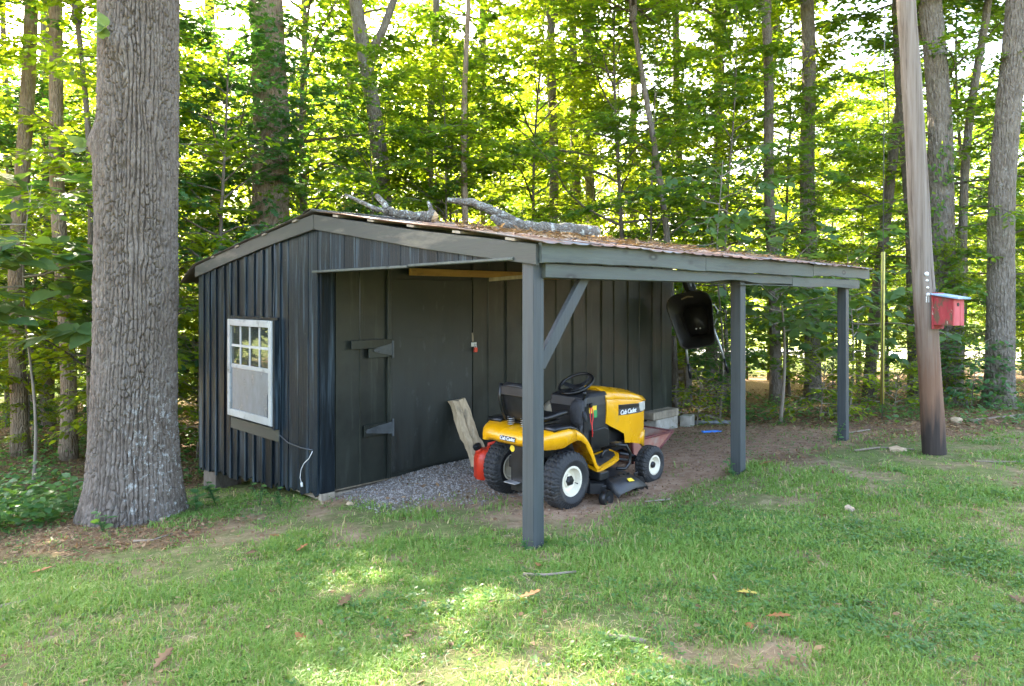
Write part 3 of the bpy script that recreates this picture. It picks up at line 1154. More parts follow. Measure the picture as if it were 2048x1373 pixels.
def tyre_mesh(r, w, rim, lugs, name):
    """turf tyre: rounded carcass with raised wavy tread blocks"""
    na, nw = 264, 60
    th = np.linspace(0, 2 * np.pi, na, endpoint=False)
    # profile param from one bead over the tread to the other
    s = np.linspace(-1, 1, nw)
    ys = np.sign(s) * (np.abs(s) ** .75) * w / 2
    prof = r - (r - rim) * np.clip((np.abs(s) - .42) / .58, 0, 1) ** 2.1
    ys = np.where(np.abs(s) > .80, np.sign(s) * w / 2 * (1 - .55 * ((np.abs(s) - .80) / .20) ** 2 * .5), ys)
    TH, S = np.meshgrid(th, s, indexing='ij')
    Rr = np.tile(prof, (na, 1))
    Yy = np.tile(ys, (na, 1))
    wave = .30 * np.abs(((S * 2.6) % 1.0) - .5) * 2
    ph = (TH * lugs / (2 * np.pi) + wave) % 1.0
    lug = sstep(.0, .14, ph) * sstep(1.0, .72, ph)
    rows = np.abs(((S + 1) * 2.6 + .3) % 1.0 - .5)
    lug = lug * (1 - .55 * sstep(.40, .5, rows))
    tread = sstep(.70, .62, np.abs(S))
    sh = sstep(.62, .68, np.abs(S)) * sstep(.86, .76, np.abs(S))
    k2 = (TH * lugs * 1.6 / (2 * np.pi)) % 1
    lug2 = sstep(.0, .2, k2) * sstep(1., .6, k2)
    Rr = Rr + tread * (lug - .75) * .015 + sh * (lug2 - .5) * .012
    V = np.stack([Rr * np.cos(TH), Yy, Rr * np.sin(TH)], -1).reshape(-1, 3)
    ii = np.arange(na * nw).reshape(na, nw)
    nx_ = np.roll(ii, -1, 0)
    F = np.stack([ii[:, :-1], nx_[:, :-1], nx_[:, 1:], ii[:, 1:]], -1).reshape(-1, 4)
    me = npmesh(name, V, F, True)
    me.materials.append(MAT['tyre'])
    return me


def wheel(x, y, r, w, rim, side, me, lugs):
    wh = link('rear_wheel' if r > .2 else 'front_wheel', me, mow)
    wh.location = (x, y, r)
    # rim dish faces side (-1 right, +1 left)
    prof = [(rim + .006, .0), (rim + .012, side * w * .36), (rim + .006, side * w * .385), (rim - .012, side * w * .385), (rim - .020, side * w * .30), (rim - .032, side * w * .16), (rim * .55, side * w * .10), (rim * .42, side * w * .13), (rim * .40, side * w * .20), (.018, side * w * .22)]
    MB().lathe(prof, 40).build('rim', MAT['cream'], wh, autos=35)
    prof2 = [(rim + .006, 0), (rim + .010, -side * w * .36), (rim - .010, -side * w * .38), (rim - .03, -side * w * .2), (.02, -side * w * .1)]
    MB().lathe(prof2, 32).build('rim', MAT['cream'], wh, autos=35)
    MB().lathe([(rim * .36, side * w * .18), (rim * .36, side * w * .27), (rim * .27, side * w * .34), (.012, side * w * .36)], 6 if r > .2 else 14).build('hub_cap', MAT['black_plastic'], wh, autos=30)
    MB().tube([(rim * .72, side * w * .14, -rim * .28), (rim * .78, side * w * .30, -rim * .34)], .006, 8).build('valve_stem', MAT['black_plastic'], wh)
    return wh


RT, FT = .243, .178
tm_r = tyre_mesh(RT, .205, .122, 30, 'rear_tyre')
tm_f = tyre_mesh(FT, .150, .090, 26, 'front_tyre')
for sd in (-1, 1):
    wheel(0, sd * .355, RT, .205, .122, sd, tm_r, 26)
    wheel(1.215, sd * .385, FT, .150, .090, sd, tm_f, 22)
# axles and chassis
MB().box(-.06, .06, -.26, .26, .17, .36, .02).box(-.20, 1.22, -.14, .14, .30, .40, .01).build('chassis', MAT['black_plastic'], mow)
MB().tube([(1.215, -.33, .18), (1.215, -.2, .22), (1.215, 0, .27), (1.215, .2, .22), (1.215, .33, .18)], .022, 8).build('front_axle', MAT['black_plastic'], mow, True)
MB().tube([(.95, -.22, .30), (1.10, -.27, .26), (1.19, -.30, .22)], .014, 8).tube([(.80, -.16, .27), (1.17, -.28, .20)], .012, 8).build('steering_rod', MAT['grey_plastic'], mow, True)
MB().box(-.29, -.255, -.22, .02, .14, .54, .01).build('rear_plate', MAT['black_plastic'], mow)
MB().box(-.36, -.255, -.10, .03, .215, .225, .002).build('hitch_plate', MAT['steel'], mow)
MB().lathe([(.028, 0), (.028, .012), (.012, .016)], 16, (-.292, -.005, .50), 'x').build('fuel_knob', MAT['label_yellow'], mow)

# rear fender shell: path (x, z_top, z_bottom of the skirt, half width)
FP = [(-.325, .545, .540, .27), (-.340, .580, .540, .30), (-.335, .620, .540, .325), (-.305, .652, .538, .355), (-.255, .668, .537, .385), (-.19, .680, .538, .42), (-.12, .690, .548, .45), (-.05, .694, .575, .46), (.03, .682, .590, .46)]
secs = []
for (x, zt, zb, hw) in FP:
    r_ = min(.035, max(zt - zb, .004))
    half = [(hw, zb), (hw, zt - r_), (hw - .010, zt - r_ * .35), (hw - .035, zt), (min(.24, hw - .06), zt + .006), (.12, zt - .004)]
    row = [(x, -y_, z_) for (y_, z_) in half] + [(x, y_, z_) for (y_, z_) in reversed(half)]
    secs.append(row)
fb = MB().loft(secs, cap=False)
fen = fb.build('rear_fender', MAT['yellow'], mow, solid=.012, autos=50)
for sd in (-1, 1):
    GP = [(.03, .682, .590), (.09, .655, .575), (.145, .618, .540), (.195, .568, .490), (.238, .505, .430), (.270, .440, .372), (.298, .375, .318), (.322, .335, .288), (.36, .318, .285)]
    secs = []
    for (x, zt, zb) in GP:
        hw = .46
        r_ = .03
        secs.append([(x - .02 * (zt < .6), sd * hw, zb), (x, sd * hw, zt - r_), (x, sd * (hw - .010), zt - r_ * .35), (x, sd * (hw - .035), zt), (x, sd * .235, zt + .004)])
    MB().loft(secs, cap=False).build('wheel_arch', MAT['yellow'], fen, solid=.012, autos=50)
    # foot board: yellow rim with a black mat
    o_, i_ = sd * .455, sd * .22
    fbd = MB().loft([[(.315, o_, .30), (.315, i_, .345)], [(.36, o_, .292), (.36, i_, .345)], [(.55, sd * .452, .325), (.55, i_, .355)], [(.66, sd * .43, .345), (.66, i_, .365)], [(.73, sd * .37, .36), (.73, i_, .372)], [(.76, sd * .28, .368), (.76, i_, .375)]], False)
    fo = fbd.build('foot_board', MAT['yellow'], mow, solid=.030)
    MB().loft([[(.375, sd * .425, .2985), (.375, sd * .26, .343)], [(.55, sd * .418, .3345), (.55, sd * .26, .3535)], [(.65, sd * .395, .352), (.65, sd * .26, .364)], [(.70, sd * .34, .364), (.70, sd * .27, .370)]], False).xform(Matrix.Translation((0, 0, .004))).build('foot_mat', MAT['grey_plastic'], fo)
    # black pad on the fender
    MB().loft([[(-.20, sd * .25, .702), (-.20, sd * .40, .696)], [(-.17, sd * .24, .716), (-.17, sd * .425, .712)], [(-.02, sd * .24, .718), (-.02, sd * .430, .712)], [(.07, sd * .24, .690), (.07, sd * .430, .682)], [(.16, sd * .25, .622), (.16, sd * .42, .612)]], False).build('fender_pad', MAT['black_plastic'], fen, solid=.022, autos=60)
# pedal bar at the right front of the foot board
MB().tube([(.62, -.26, .40), (.64, -.42, .455), (.73, -.455, .445), (.80, -.455, .36), (.80, -.45, .27), (.74, -.44, .225), (.66, -.40, .235)], .015, 8).build('step_bar', MAT['black_plastic'], mow, True)
MB().box(.60, .70, -.44, -.36, .455, .475, .006).build('brake_pedal', MAT['black_plastic'], mow)
MB().tube([(.50, -.35, .352), (.54, -.35, .40), (.60, -.35, .41)], .012, 8).build('drive_pedal', MAT['black_plastic'], mow, True)

# seat: two springs, pan, cushion, back rest
for yy_ in (-.06, .10):
    hel = [(-.20 + .032 * math.cos(t * .7), yy_ + .032 * math.sin(t * .7), .680 + .0018 * t) for t in range(0, 40)]
    MB().tube(hel, .0035, 6).build('seat_spring', MAT['steel'], mow, True)


def seat_grid():
    """cushion + back in one shell, high detail where it bends"""
    path = [(.22, .725), (.245, .745), (.22, .765), (.12, .765), (.01, .748), (-.09, .740), (-.155, .752), (-.19, .80), (-.205, .88), (-.225, .96), (-.245, 1.035), (-.252, 1.06), (-.265, 1.07)]
    secs = []
    for i, (x, z) in enumerate(path):
        u = i / (len(path) - 1)
        hw = .20 if u < .5 else .20 - .03 * max(0, (u - .75) / .25)
        if i < 2:
            hw = .165
        row = []
        for k in range(-6, 7):
            v = k / 6
            bol = .040 * abs(v) ** 3
            if u < .55:
                row.append((x, v * hw, z + bol))
            else:
                row.append((x + bol * 1.2, v * hw, z - (.03 * v ** 4 if u > .8 else 0)))
        secs.append(row)
    return secs


st = MB().loft(seat_grid(), False).build('seat', MAT['vinyl'], mow, solid=.045, sub=1, smooth=True)
for yy_ in (-.165, .165):
    MB().tube([(-.255, yy_ * 1.02, 1.045), (-.270, yy_ * 1.05, .92), (-.245, yy_ * 1.0, .80), (-.20, yy_, .725), (-.10, yy_, .705)], .017, 8).build('seat_frame', MAT['black_plastic'], st, True)
MB().box(-.288, -.272, -.14, .14, .95, 1.03, .006).build('seat_slot', MAT['grey_plastic'], st)
MB().box(-.16, .18, -.14, .14, .690, .708, .006).build('seat_pan', MAT['black_plastic'], st)

# dash tower
DT = [(.30, .40, .16, .20), (.30, .62, .15, .19)]
secs = []
for (z, x0, x1, hw) in ((.36, .42, .78, .20), (.56, .45, .78, .215), (.70, .44, .78, .225), (.80, .41, .78, .225), (.88, .42, .77, .215), (.915, .52, .76, .19)):
    c_ = .035
    secs.append([(x0, -hw + c_, z), (x0 + c_, -hw, z), (x1, -hw - .005, z), (x1, hw + .005, z), (x0 + c_, hw, z), (x0, hw - c_, z)])
dash = MB().loft(secs, True, True).build('dash_tower', MAT['grey_plastic'], mow, bevel=.01)
MB().prism([(.50, .58), (.50, .40), (.76, .37), (.76, .56), (.70, .585)], -.24, -.222, 'y').build('side_panel', MAT['black_plastic'], dash, bevel=.006)
dc = MB().box(.475, .585, -.231, -.2285, .735, .80, .001).build('decal', MAT['label_yellow'], dash)
MB().box(.540, .587, -.234, -.2315, .690, .76, .001).build('decal', MAT['label_green'], dash)
MB().box(.45, .52, -.236, -.22, .79, .83, .004).build('ignition_switch', MAT['black_plastic'], dash)
MB().tube([(.42, -.20, .865), (.40, -.235, .89), (.385, -.25, .925)], .011, 8).tube([(.385, -.25, .915), (.378, -.255, .95)], .018, 8).build('throttle_lever', MAT['black_plastic'], dash, True)
# steering wheel
tilt = Matrix.Translation((.565, 0, .985)) @ Matrix.Rotation(R(-29), 4, 'Y')
ring = MB()
N = 44
rv, rf = [], []
for i in range(N):
    a = 2 * math.pi * i / N
    for k in range(10):
        b_ = 2 * math.pi * k / 10
        rad = .166 + .0155 * math.cos(b_)
        rv.append((rad * math.cos(a), rad * math.sin(a), .0155 * math.sin(b_)))
for i in range(N):
    for k in range(10):
        rf.append((i * 10 + k, ((i + 1) % N) * 10 + k, ((i + 1) % N) * 10 + (k + 1) % 10, i * 10 + (k + 1) % 10))
sw = ring.add(rv, rf).xform(tilt).build('steering_wheel', MAT['black_plastic'], mow, True)
for a in (90, 210, 330):
    ca, sa = math.cos(R(a)), math.sin(R(a))
    px_, py_ = -sa, ca
    mb = MB().loft([[(ca * .02 + px_ * .035, sa * .02 + py_ * .035, -.045), (ca * .02 - px_ * .035, sa * .02 - py_ * .035, -.045)],
                    [(ca * .09 + px_ * .026, sa * .09 + py_ * .026, -.028), (ca * .09 - px_ * .026, sa * .09 - py_ * .026, -.028)],
                    [(ca * .166 + px_ * .02, sa * .166 + py_ * .02, .0), (ca * .166 - px_ * .02, sa * .166 - py_ * .02, .0)]], False).xform(tilt)
    mb.build('spoke', MAT['grey_plastic'], sw, solid=.014, bevel=.003)
MB().lathe([(.03, -.10), (.055, -.085), (.062, -.055), (.05, -.035), (.02, -.03)], 20, axis='z').xform(tilt).build('wheel_hub', MAT['grey_plastic'], sw, autos=40)
MB().tube([tilt @ Vector((0, 0, -.09)), tilt @ Vector((.02, 0, -.2))], .028, 12).build('steering_column', MAT['black_plastic'], sw, True)

# hood
HS = [  # x, half width, z low, z shoulder, z top
    (.725, .235, .615, .850, .935), (.79, .245, .580, .846, .932), (.90, .252, .530, .838, .922), (.985, .255, .487, .828, .910), (.995, .255, .398, .826, .908),
    (1.10, .256, .385, .815, .890), (1.20, .254, .362, .802, .868), (1.28, .246, .345, .787, .842), (1.335, .230, .330, .774, .818), (1.365, .198, .335, .735, .775)]
secs = []
for (x, hw, zl, zs, zt) in HS:
    half = [(hw - .006, zl), (hw + .004, (zl + zs) / 2 - .02), (hw + .006, zs - .03), (hw - .004, zs), (hw * .78, zs + (zt - zs) * .55), (hw * .45, zt - .006), (0, zt)]
    secs.append([(x, -y_, z_) for (y_, z_) in half] + [(x, y_, z_) for (y_, z_) in reversed(half[:-1])])
hb = MB().loft(secs, cap=False)
front = secs[-1]
hb.add(front, [tuple(range(len(front)))])
rear = secs[0]
hb.add(rear, [tuple(range(len(rear) - 1, -1, -1))])
hood = hb.build('hood', MAT['yellow'], mow, autos=28)
# crisp lid: raised centre panel
lid = []
for (x, hw, zl, zs, zt) in HS[:-1]:
    xx = x + (.0 if x < 1.33 else .03)
    lid.append([(xx, -hw * 1.035, zs - .004), (xx, -hw * .84, zs + (zt - zs) * .5 + .014), (xx, -hw * .5, zt + .010), (xx, hw * .5, zt + .010), (xx, hw * .84, zs + (zt - zs) * .5 + .014), (xx, hw * 1.035, zs - .004)])
MB().loft(lid, False).build('hood_lid', MAT['yellow'], hood, solid=.014, autos=25)
# nose skirt in front of the grille
MB().loft([[(1.26, -.252, .36), (1.26, -.254, .46)], [(1.335, -.238, .30), (1.365, -.225, .47)], [(1.375, -.15, .34), (1.395, -.15, .48)], [(1.39, 0, .34), (1.405, 0, .485)], [(1.375, .15, .34), (1.395, .15, .48)], [(1.335, .238, .30), (1.365, .225, .47)], [(1.26, .252, .36), (1.26, .254, .46)]], False).build('nose_skirt', MAT['yellow'], hood, solid=.02, autos=40)
for sd in (-1, 1):
    bd = MB().loft([[(.885, sd * .260, .675), (.885, sd * .260, .776)], [(1.05, sd * .2635, .668), (1.05, sd * .2635, .768)], [(1.21, sd * .2615, .665), (1.21, sd * .2615, .757)], [(1.27, sd * .256, .667), (1.27, sd * .256, .752)], [(1.34, sd * .237, .672), (1.34, sd * .237, .750)]], False)
    vent = bd.build('side_vent', MAT['dark_badge'], hood, solid=.006)
    MB().loft([[(1.235, sd * .263, .678), (1.205, sd * .265, .760)], [(1.28, sd * .258, .676), (1.28, sd * .258, .764)], [(1.350, sd * .238, .680), (1.350, sd * .238, .762)], [(1.378, sd * .19, .69), (1.378, sd * .19, .755)]], False).build('headlight', MAT['lamp'], hood, solid=.012, bevel=.003)
    MB().loft([[(.890, sd * .2665, .735), (.890, sd * .2665, .772)], [(1.05, sd * .270, .730), (1.05, sd * .270, .764)], [(1.21, sd * .268, .726), (1.21, sd * .268, .754)]], False).build('vent_slot', MAT['black_plastic'], hood, solid=.003)
    tx = text_mesh('Cub Cadet', .062, MAT['white_letter'], 'lettering', hood, (1.02, sd * .2725, .700), (R(90), 0, 0) if sd < 0 else (R(90), 0, R(180)))
MB().box(1.33, 1.375, -.18, .18, .50, .66, .01).build('grille', MAT['black_plastic'], hood)
# engine bay seen under the hood
MB().box(.78, 1.15, -.17, .17, .38, .60, .02).build('engine', MAT['black_plastic'], mow)
bdg = MB().box(-.3495, -.343, -.09, .09, .572, .612, .001).build('rear_badge', MAT['dark_badge'], fen)
text_mesh('Cub Cadet', .044, MAT['white_letter'], 'lettering', fen, (-.3515, 0, .592), (R(90), 0, R(-90)))

# mower deck
dk = MB()
DP = [(.28, -.40), (.36, -.50), (.55, -.545), (.74, -.50), (.86, -.36), (.90, 0), (.86, .36), (.74, .50), (.55, .545), (.36, .50), (.28, .40), (.26, 0)]
dk.loft([[(x, y_, .075) for x, y_ in DP], [(x, y_, .165) for x, y_ in DP], [(.56 + (x - .56) * .86, y_ * .9, .185) for x, y_ in DP], [(.56 + (x - .56) * .6, y_ * .6, .20) for x, y_ in DP]], True, True)
deck = dk.build('cutting_deck', MAT['grey_plastic'], mow, autos=35)
for (x, y_) in ((.56, -.28), (.56, .28)):
    MB().lathe([(.09, .18), (.09, .225), (.05, .24), (.01, .24)], 20, (x, y_, 0), 'z').build('spindle_cover', MAT['black_plastic'], deck, autos=30)
MB().box(.30, .42, -.50, -.36, .20, .27, .01).build('belt_cover', MAT['black_plastic'], deck)
ch = MB().loft([[(.35, -.50, .165), (.38, -.50, .21), (.56, -.50, .225), (.70, -.50, .205), (.73, -.50, .16)],
                [(.34, -.58, .130), (.37, -.585, .180), (.56, -.59, .198), (.73, -.58, .170), (.76, -.58, .12)],
                [(.34, -.66, .075), (.36, -.675, .110), (.56, -.685, .130), (.76, -.67, .110), (.79, -.66, .070)]], False)
chute = ch.build('discharge_chute', MAT['grey_plastic'], deck, solid=.008, autos=50)
MB().loft([[(.54, -.606, .200), (.54, -.632, .179)], [(.60, -.606, .197), (.62, -.632, .172)]], False).build('decal', MAT['label_yellow'], deck, solid=.003)
for q in range(4):
    MB().lathe([(.014, 0), (.014, .012), (.006, .016)], 8, (.46 + q * .07, -.525, .208 - abs(q - 1) * .003), 'z').build('vent_button', MAT['black_plastic'], deck)
for (x, y_) in ((.275, -.58), (.86, -.50), (.245, .50), (.86, .50)):
    dw = MB().lathe([(.030, -.030), (.066, -.030), (.072, -.018), (.072, .018), (.066, .030), (.030, .030)], 24, (x, y_, .074)).build('deck_wheel', MAT['black_plastic'], mow, autos=35)
    MB().lathe([(.022, -.036), (.026, -.02), (.026, .02), (.022, .036)], 14, (x, y_, .074)).build('hub_cap', MAT['grey_plastic'], dw, autos=35)
    MB().box(x - .012, x + .05, y_ + (.033 if y_ < 0 else -.045), y_ + (.045 if y_ < 0 else -.033), .05, .17, .004).build('wheel_bracket', MAT['black_plastic'], dw)

# key on a red cord, glove on the tower


def mloc(x, y, z=0):
    a = R(44.7)
    return (MX + x * math.cos(a) - y * math.sin(a), MY + x * math.sin(a) + y * math.cos(a), MZ + z)


key = empty('ignition_key', mloc(.485, -.24, .745), R(44.7))
tag(key, 'mower key on a looped red cord hanging from the dash', 'key')
MB().tube([(0, 0, .07), (-.012, -.01, .02), (-.022, -.012, -.03), (-.012, -.012, -.08), (.006, -.012, -.12), (.01, -.012, -.22)], .005, 6).tube([(0, 0, .07), (.018, -.01, .02), (.022, -.012, -.03), (.012, -.012, -.08), (.002, -.012, -.12), (.018, -.012, -.19)], .005, 6).build('cord', MAT['red_cord'], key, True)
MB().box(-.014, .014, -.014, -.004, .05, .085, .003).build('key_head', MAT['black_plastic'], key)
gl = empty('work_glove', mloc(.40, -.16, .78), R(44.7))
tag(gl, 'crumpled black work glove hanging on the mower dash tower', 'glove')
mb = MB()
secs = []
for (z, w_, t_, dx) in ((.09, .05, .03, .02), (.05, .075, .038, .0), (.0, .085, .04, -.012), (-.06, .082, .038, -.016), (-.11, .075, .034, -.02), (-.15, .07, .03, -.02)):
    secs.append([(dx + t_ * math.cos(a) * (1 + .25 * math.sin(3 * a + z * 60)), w_ * math.sin(a) * .95, z) for a in np.linspace(0, 2 * np.pi, 18, endpoint=False)])
mb.loft(secs, True, True)
for q, (yy_, ln) in enumerate(((-.052, .07), (-.018, .10), (.018, .10), (.052, .08))):
    mb.tube([(-.02, yy_, -.14), (-.026, yy_, -.15 - ln * .5), (-.018, yy_ * 1.1, -.15 - ln)], [.019, .017, .011], 8)
mb.tube([(-.01, -.075, -.02), (-.02, -.105, -.06), (-.02, -.115, -.10)], [.018, .017, .011], 8)
mb.build('glove_body', pmat('black_glove_cloth', (.02, .02, .022), (.045, .045, .05), 20, rough=(.6, .8), bump=.6, bscale=60, dist=.01), gl, True)

# ------------------------------------------------------------------ fuel can
GCAN = s2w(1.43, -.82)
can = empty('fuel_can', (*GCAN, gz1(*GCAN)), SHED_RZ - .45)
tag(can, 'red plastic fuel can with a black cap behind the mower wheel', 'fuel can')
secs = []
for (z, a, b) in ((0, .155, .105), (.012, .165, .115), (.20, .165, .115), (.25, .150, .105), (.285, .10, .085), (.29, .09, .075)):
    ring_ = []
    for t in np.linspace(0, 2 * np.pi, 28, endpoint=False):
        cx_, sx_ = math.cos(t), math.sin(t)
        p = 4.0
        rr_ = (abs(cx_) ** p + abs(sx_) ** p) ** (-1 / p)
        ring_.append((a * cx_ * rr_, b * sx_ * rr_, z))
    secs.append(ring_)
cbod = MB().loft(secs, True, True).build('can_body', MAT['red_plastic'], can, autos=45)
MB().tube([(-.03, 0, .27), (-.02, 0, .335), (.06, 0, .345), (.13, 0, .325), (.145, 0, .25)], .018, 10).build('can_handle', MAT['red_plastic'], can, True)
MB().tube([(-.115, -.02, .255), (-.140, -.02, .305)], .038, 14).build('can_spout', MAT['red_plastic'], can, True)
MB().lathe([(.040, 0), (.044, .01), (.044, .04), (.03, .052), (.01, .054)], 20, axis='z').xform(Matrix.Translation((-.138, -.02, .300)) @ Matrix.Rotation(R(-28), 4, 'Y')).build('cap', MAT['black_plastic'], can, autos=40)

# ------------------------------------------------------------------ split log leaning on the door wall
LG = s2w(1.69, -.40)
sl = empty('split_log', (*LG, gz1(*LG) - .01), SHED_RZ)
tag(sl, 'split firewood slab leaning against the door wall', 'firewood')
mb = MB()
secs = []
rr2 = random.Random(8)
for i in range(15):
    u = i / 14
    z = u * .68
    base = [(-.115, -.055), (-.05, -.072), (-.005, -.030), (.045, -.060), (.105, -.045), (.115, .02), (.05, .075), (-.06, .080), (-.118, .03)]
    jig = [(rr2.uniform(-.007, .007), rr2.uniform(-.007, .007)) for _ in base]
    secs.append([(x * (1 - .12 * u) - .07 * u + jx + .01 * math.sin(u * 9), y * (1 - .1 * u) + .33 * u + jy, z + (rr2.uniform(-.02, .02) if i == 14 else 0)) for (x, y), (jx, jy) in zip(base, jig)])
mb.loft(secs, True, True).build('wood_slab', MAT['split_wood'], sl, autos=40)

# ------------------------------------------------------------------ red cart tub at the wall end
CT = s2w(2.95, -1.25)
ct = empty('metal_tub', (*CT, gz1(*CT)), SHED_RZ)
tag(ct, 'faded red metal tub with a dark red rim standing before the mower nose', 'tub')
tub_b = [(-.10, -.28), (.26, -.28), (.26, .22), (-.10, .22)]
tub_t = [(-.22, -.36), (.57, -.36), (.57, .32), (-.22, .32)]
zb_, zt_ = .0, .275
for k in range(4):
    p, q = tub_t[k], tub_t[(k + 1) % 4]
    p2, q2 = tub_b[k], tub_b[(k + 1) % 4]
    MB().loft([[(*p2, zb_ + .005), (*q2, zb_ + .005)], [((p[0] + p2[0]) / 2, (p[1] + p2[1]) / 2, zt_ * .5), ((q[0] + q2[0]) / 2, (q[1] + q2[1]) / 2, zt_ * .5)], [(*p, zt_), (*q, zt_)]], False).build('side_panel', MAT['red_faded'], ct, solid=.005)
    MB().tube([(*p, zt_), (*q, zt_)], .014, 8).build('rim', MAT['red_dark'], ct, True)
    MB().tube([(*p2, zb_ + .01), (*p, zt_)], .015, 8).build('corner_rib', MAT['red_dark'], ct, True)
MB().add([(*p, zb_ + .006) for p in tub_b], [(0, 1, 2, 3)]).build('base_panel', MAT['red_faded'], ct, solid=.004)

# blocks at the end of the wall


def block(x, y, z, sx, sy, sz, rz, mat, label, name='concrete_block', cat='block'):
    w_ = s2w(x, y)
    o = MB().box(-sx / 2, sx / 2, -sy / 2, sy / 2, 0, sz, .012)
    ob = o.build(name, mat, None)
    ob.location = (*w_, z)
    ob.rotation_euler = (0, 0, SHED_RZ + rz)
    m = ob.modifiers.new('sub', 'SUBSURF')
    m.subdivision_type = 'SIMPLE'
    m.levels = m.render_levels = 2
    tx = bpy.data.textures.new('lump', 'CLOUDS')
    tx.noise_scale = .07
    d = ob.modifiers.new('d', 'DISPLACE')
    d.texture = tx
    d.strength = .012
    tag(ob, label, cat)
    return ob


zg = gz1(*s2w(5.75, -.1))
block(5.70, -.02, zg - .02, .62, .26, .17 + .04, .02, MAT['concrete'], 'pale concrete block low under the far end of the door wall')
block(5.62, -.04, zg + .192, .66, .30, .115, -.03, MAT['rough_wood'], 'weathered tan timber block on top of the concrete under the wall end', 'timber_block')
block(6.28, -.14, gz1(*s2w(6.3, -.14)) - .02, .24, .18, .20, .3, MAT['concrete'], 'small pale concrete block beside the grey pipe')
pp = s2w(6.75, -.30)
pipe = MB().tube([(-.34, 0, .04), (-.1, .01, .045), (.3, -.02, .04)], .032, 12).build('drain_pipe', pmat('grey_pipe', (.14, .15, .16), (.24, .25, .26), 8, rough=(.4, .6)), None, True)
pipe.location = (*pp, gz1(*pp) - .01)
pipe.rotation_euler = (0, 0, .05)
tag(pipe, 'short grey plastic pipe lying past the end of the shed', 'pipe')
bp = s2w(5.55, -.95)
bl = MB().box(-.13, .13, -.035, .035, .0, .028, .01).box(.10, .17, -.02, .02, .006, .020, .004).build('blue_tool', MAT['blue'], None)
bl.location = (*bp, gz1(*bp))
bl.rotation_euler = (0, 0, .2)
tag(bl, 'small blue plastic tool lying on the dirt beside the red cart', 'tool')

# old wheel leaning behind the seat
ow = s2w(3.12, -.16)
owh = empty('old_wheel', (*ow, gz1(*ow)), SHED_RZ)
tag(owh, 'tan old wheel with a white centre leaning on the wall behind the mower seat', 'wheel')
mm_ = Matrix.Translation((0, -.08, .31)) @ Matrix.Rotation(R(-14), 4, 'X')
MB().lathe([(.20, -.04), (.29, -.045), (.31, -.02), (.31, .02), (.29, .045), (.20, .04)], 36, closed=True).xform(mm_).build('tyre', MAT['oldwheel'], owh, autos=40)
MB().lathe([(.21, -.03), (.19, -.035), (.12, -.01), (.03, -.02)], 32).xform(mm_).build('rim', MAT['white_plastic'], owh, autos=40)

# ------------------------------------------------------------------ wheelbarrow hanging under the far end of the roof
WBX, WBY = 5.80, -.62
wbw = s2w(WBX, WBY)
wb = empty('wheelbarrow', (*wbw, 1.16), R(0))
tag(wb, 'black wheelbarrow with steel handles hung upright under the far end of the roof', 'wheelbarrow')
# local: x right, y away from the camera, z up; tray opening towards the camera (-y)
rotw = Matrix.Rotation(R(-13), 4, 'Y') @ Matrix.Rotation(R(-30), 4, 'Z')


def rr_ring(hw_b, hw_t, z0, z1, y, r, cx_=0.0):
    pts = []
    n = 7
    for (cx0, cz0, a0) in ((hw_t - r * 1.9, z1 - r * 1.9, 0), (-(hw_t - r * 1.9), z1 - r * 1.9, 90), (-(hw_b - r), z0 + r, 180), (hw_b - r, z0 + r, 270)):
        rad = r * 1.9 if a0 in (0, 90) else r
        for i in range(n):
            a = R(a0 + 90 * i / (n - 1))
            pts.append((cx_ + cx0 + rad * math.cos(a), y, cz0 + rad * math.sin(a)))
    return pts


tray = MB().loft([rr_ring(.262, .335, .012, .828, -.012, .10), rr_ring(.25, .32, .025, .81, 0, .10), rr_ring(.19, .235, .12, .66, .15, .08), rr_ring(.15, .18, .17, .58, .20, .06)], False, True)
inner = rr_ring(.15, .18, .17, .58, .20, .06)
tray.add(inner, [tuple(range(len(inner)))])
tr_ = tray.xform(rotw).build('tray', MAT['black_tray'], wb, solid=.006, autos=50)
rimring = rr_ring(.262, .335, .012, .828, -.012, .10)
MB().tube(rimring + rimring[:1], .008, 6).xform(rotw).build('tray_rim', MAT['black_tray'], tr_, True)
for sx in (-1, 1):
    h = MB().tube([(sx * .05, .24, 1.00), (sx * .09, .235, .72), (sx * .20, .22, .30), (sx * .255, .20, -.05), (sx * .275, .19, -.30)], .018, 10).xform(rotw).build('handle', MAT['steel'], wb, True)
    MB().tube([(sx * .270, .193, -.24), (sx * .285, .185, -.46)], [.020, .019], 10).xform(rotw).build('grip', MAT['black_plastic'], h, True)
    MB().tube([(sx * .12, .24, .62), (sx * .26, .36, .55), (sx * .285, .40, .46), (sx * .27, .36, .36), (sx * .20, .23, .24)], .013, 8).xform(rotw).build('leg', MAT['steel'], wb, True)
MB().tube([(-.24, .22, .20), (.24, .22, .20)], .012, 8).xform(rotw).build('cross_bar', MAT['steel'], wb, True)
whl = MB().lathe([(.10, -.035), (.165, -.045), (.19, -.03), (.195, 0), (.19, .03), (.165, .045), (.10, .035)], 28, (0, .24, .98), 'x', True).xform(rotw).build('wheel', MAT['tyre'], wb, autos=40)
MB().lathe([(.11, -.02), (.09, -.012), (.03, -.02), (.03, .02), (.09, .012), (.11, .02)], 20, (0, .24, .98), 'x').xform(rotw).build('rim', MAT['steel'], whl, autos=40)
MB().tube([(-.06, .24, .98), (.06, .24, .98)], .012, 8).xform(rotw).build('axle', MAT['steel'], wb)
for sx in (-1, 1):
    MB().tube([(sx * .07, .24, .98), (sx * .13, .12, .80)], .008, 6).xform(rotw).build('wheel_brace', MAT['steel'], wb)
MB().lathe([(.012, 0), (.012, .006), (.004, .009)], 8, (-.03, .19, .26)).xform(rotw).build('bolt', MAT['white_plastic'], tr_)
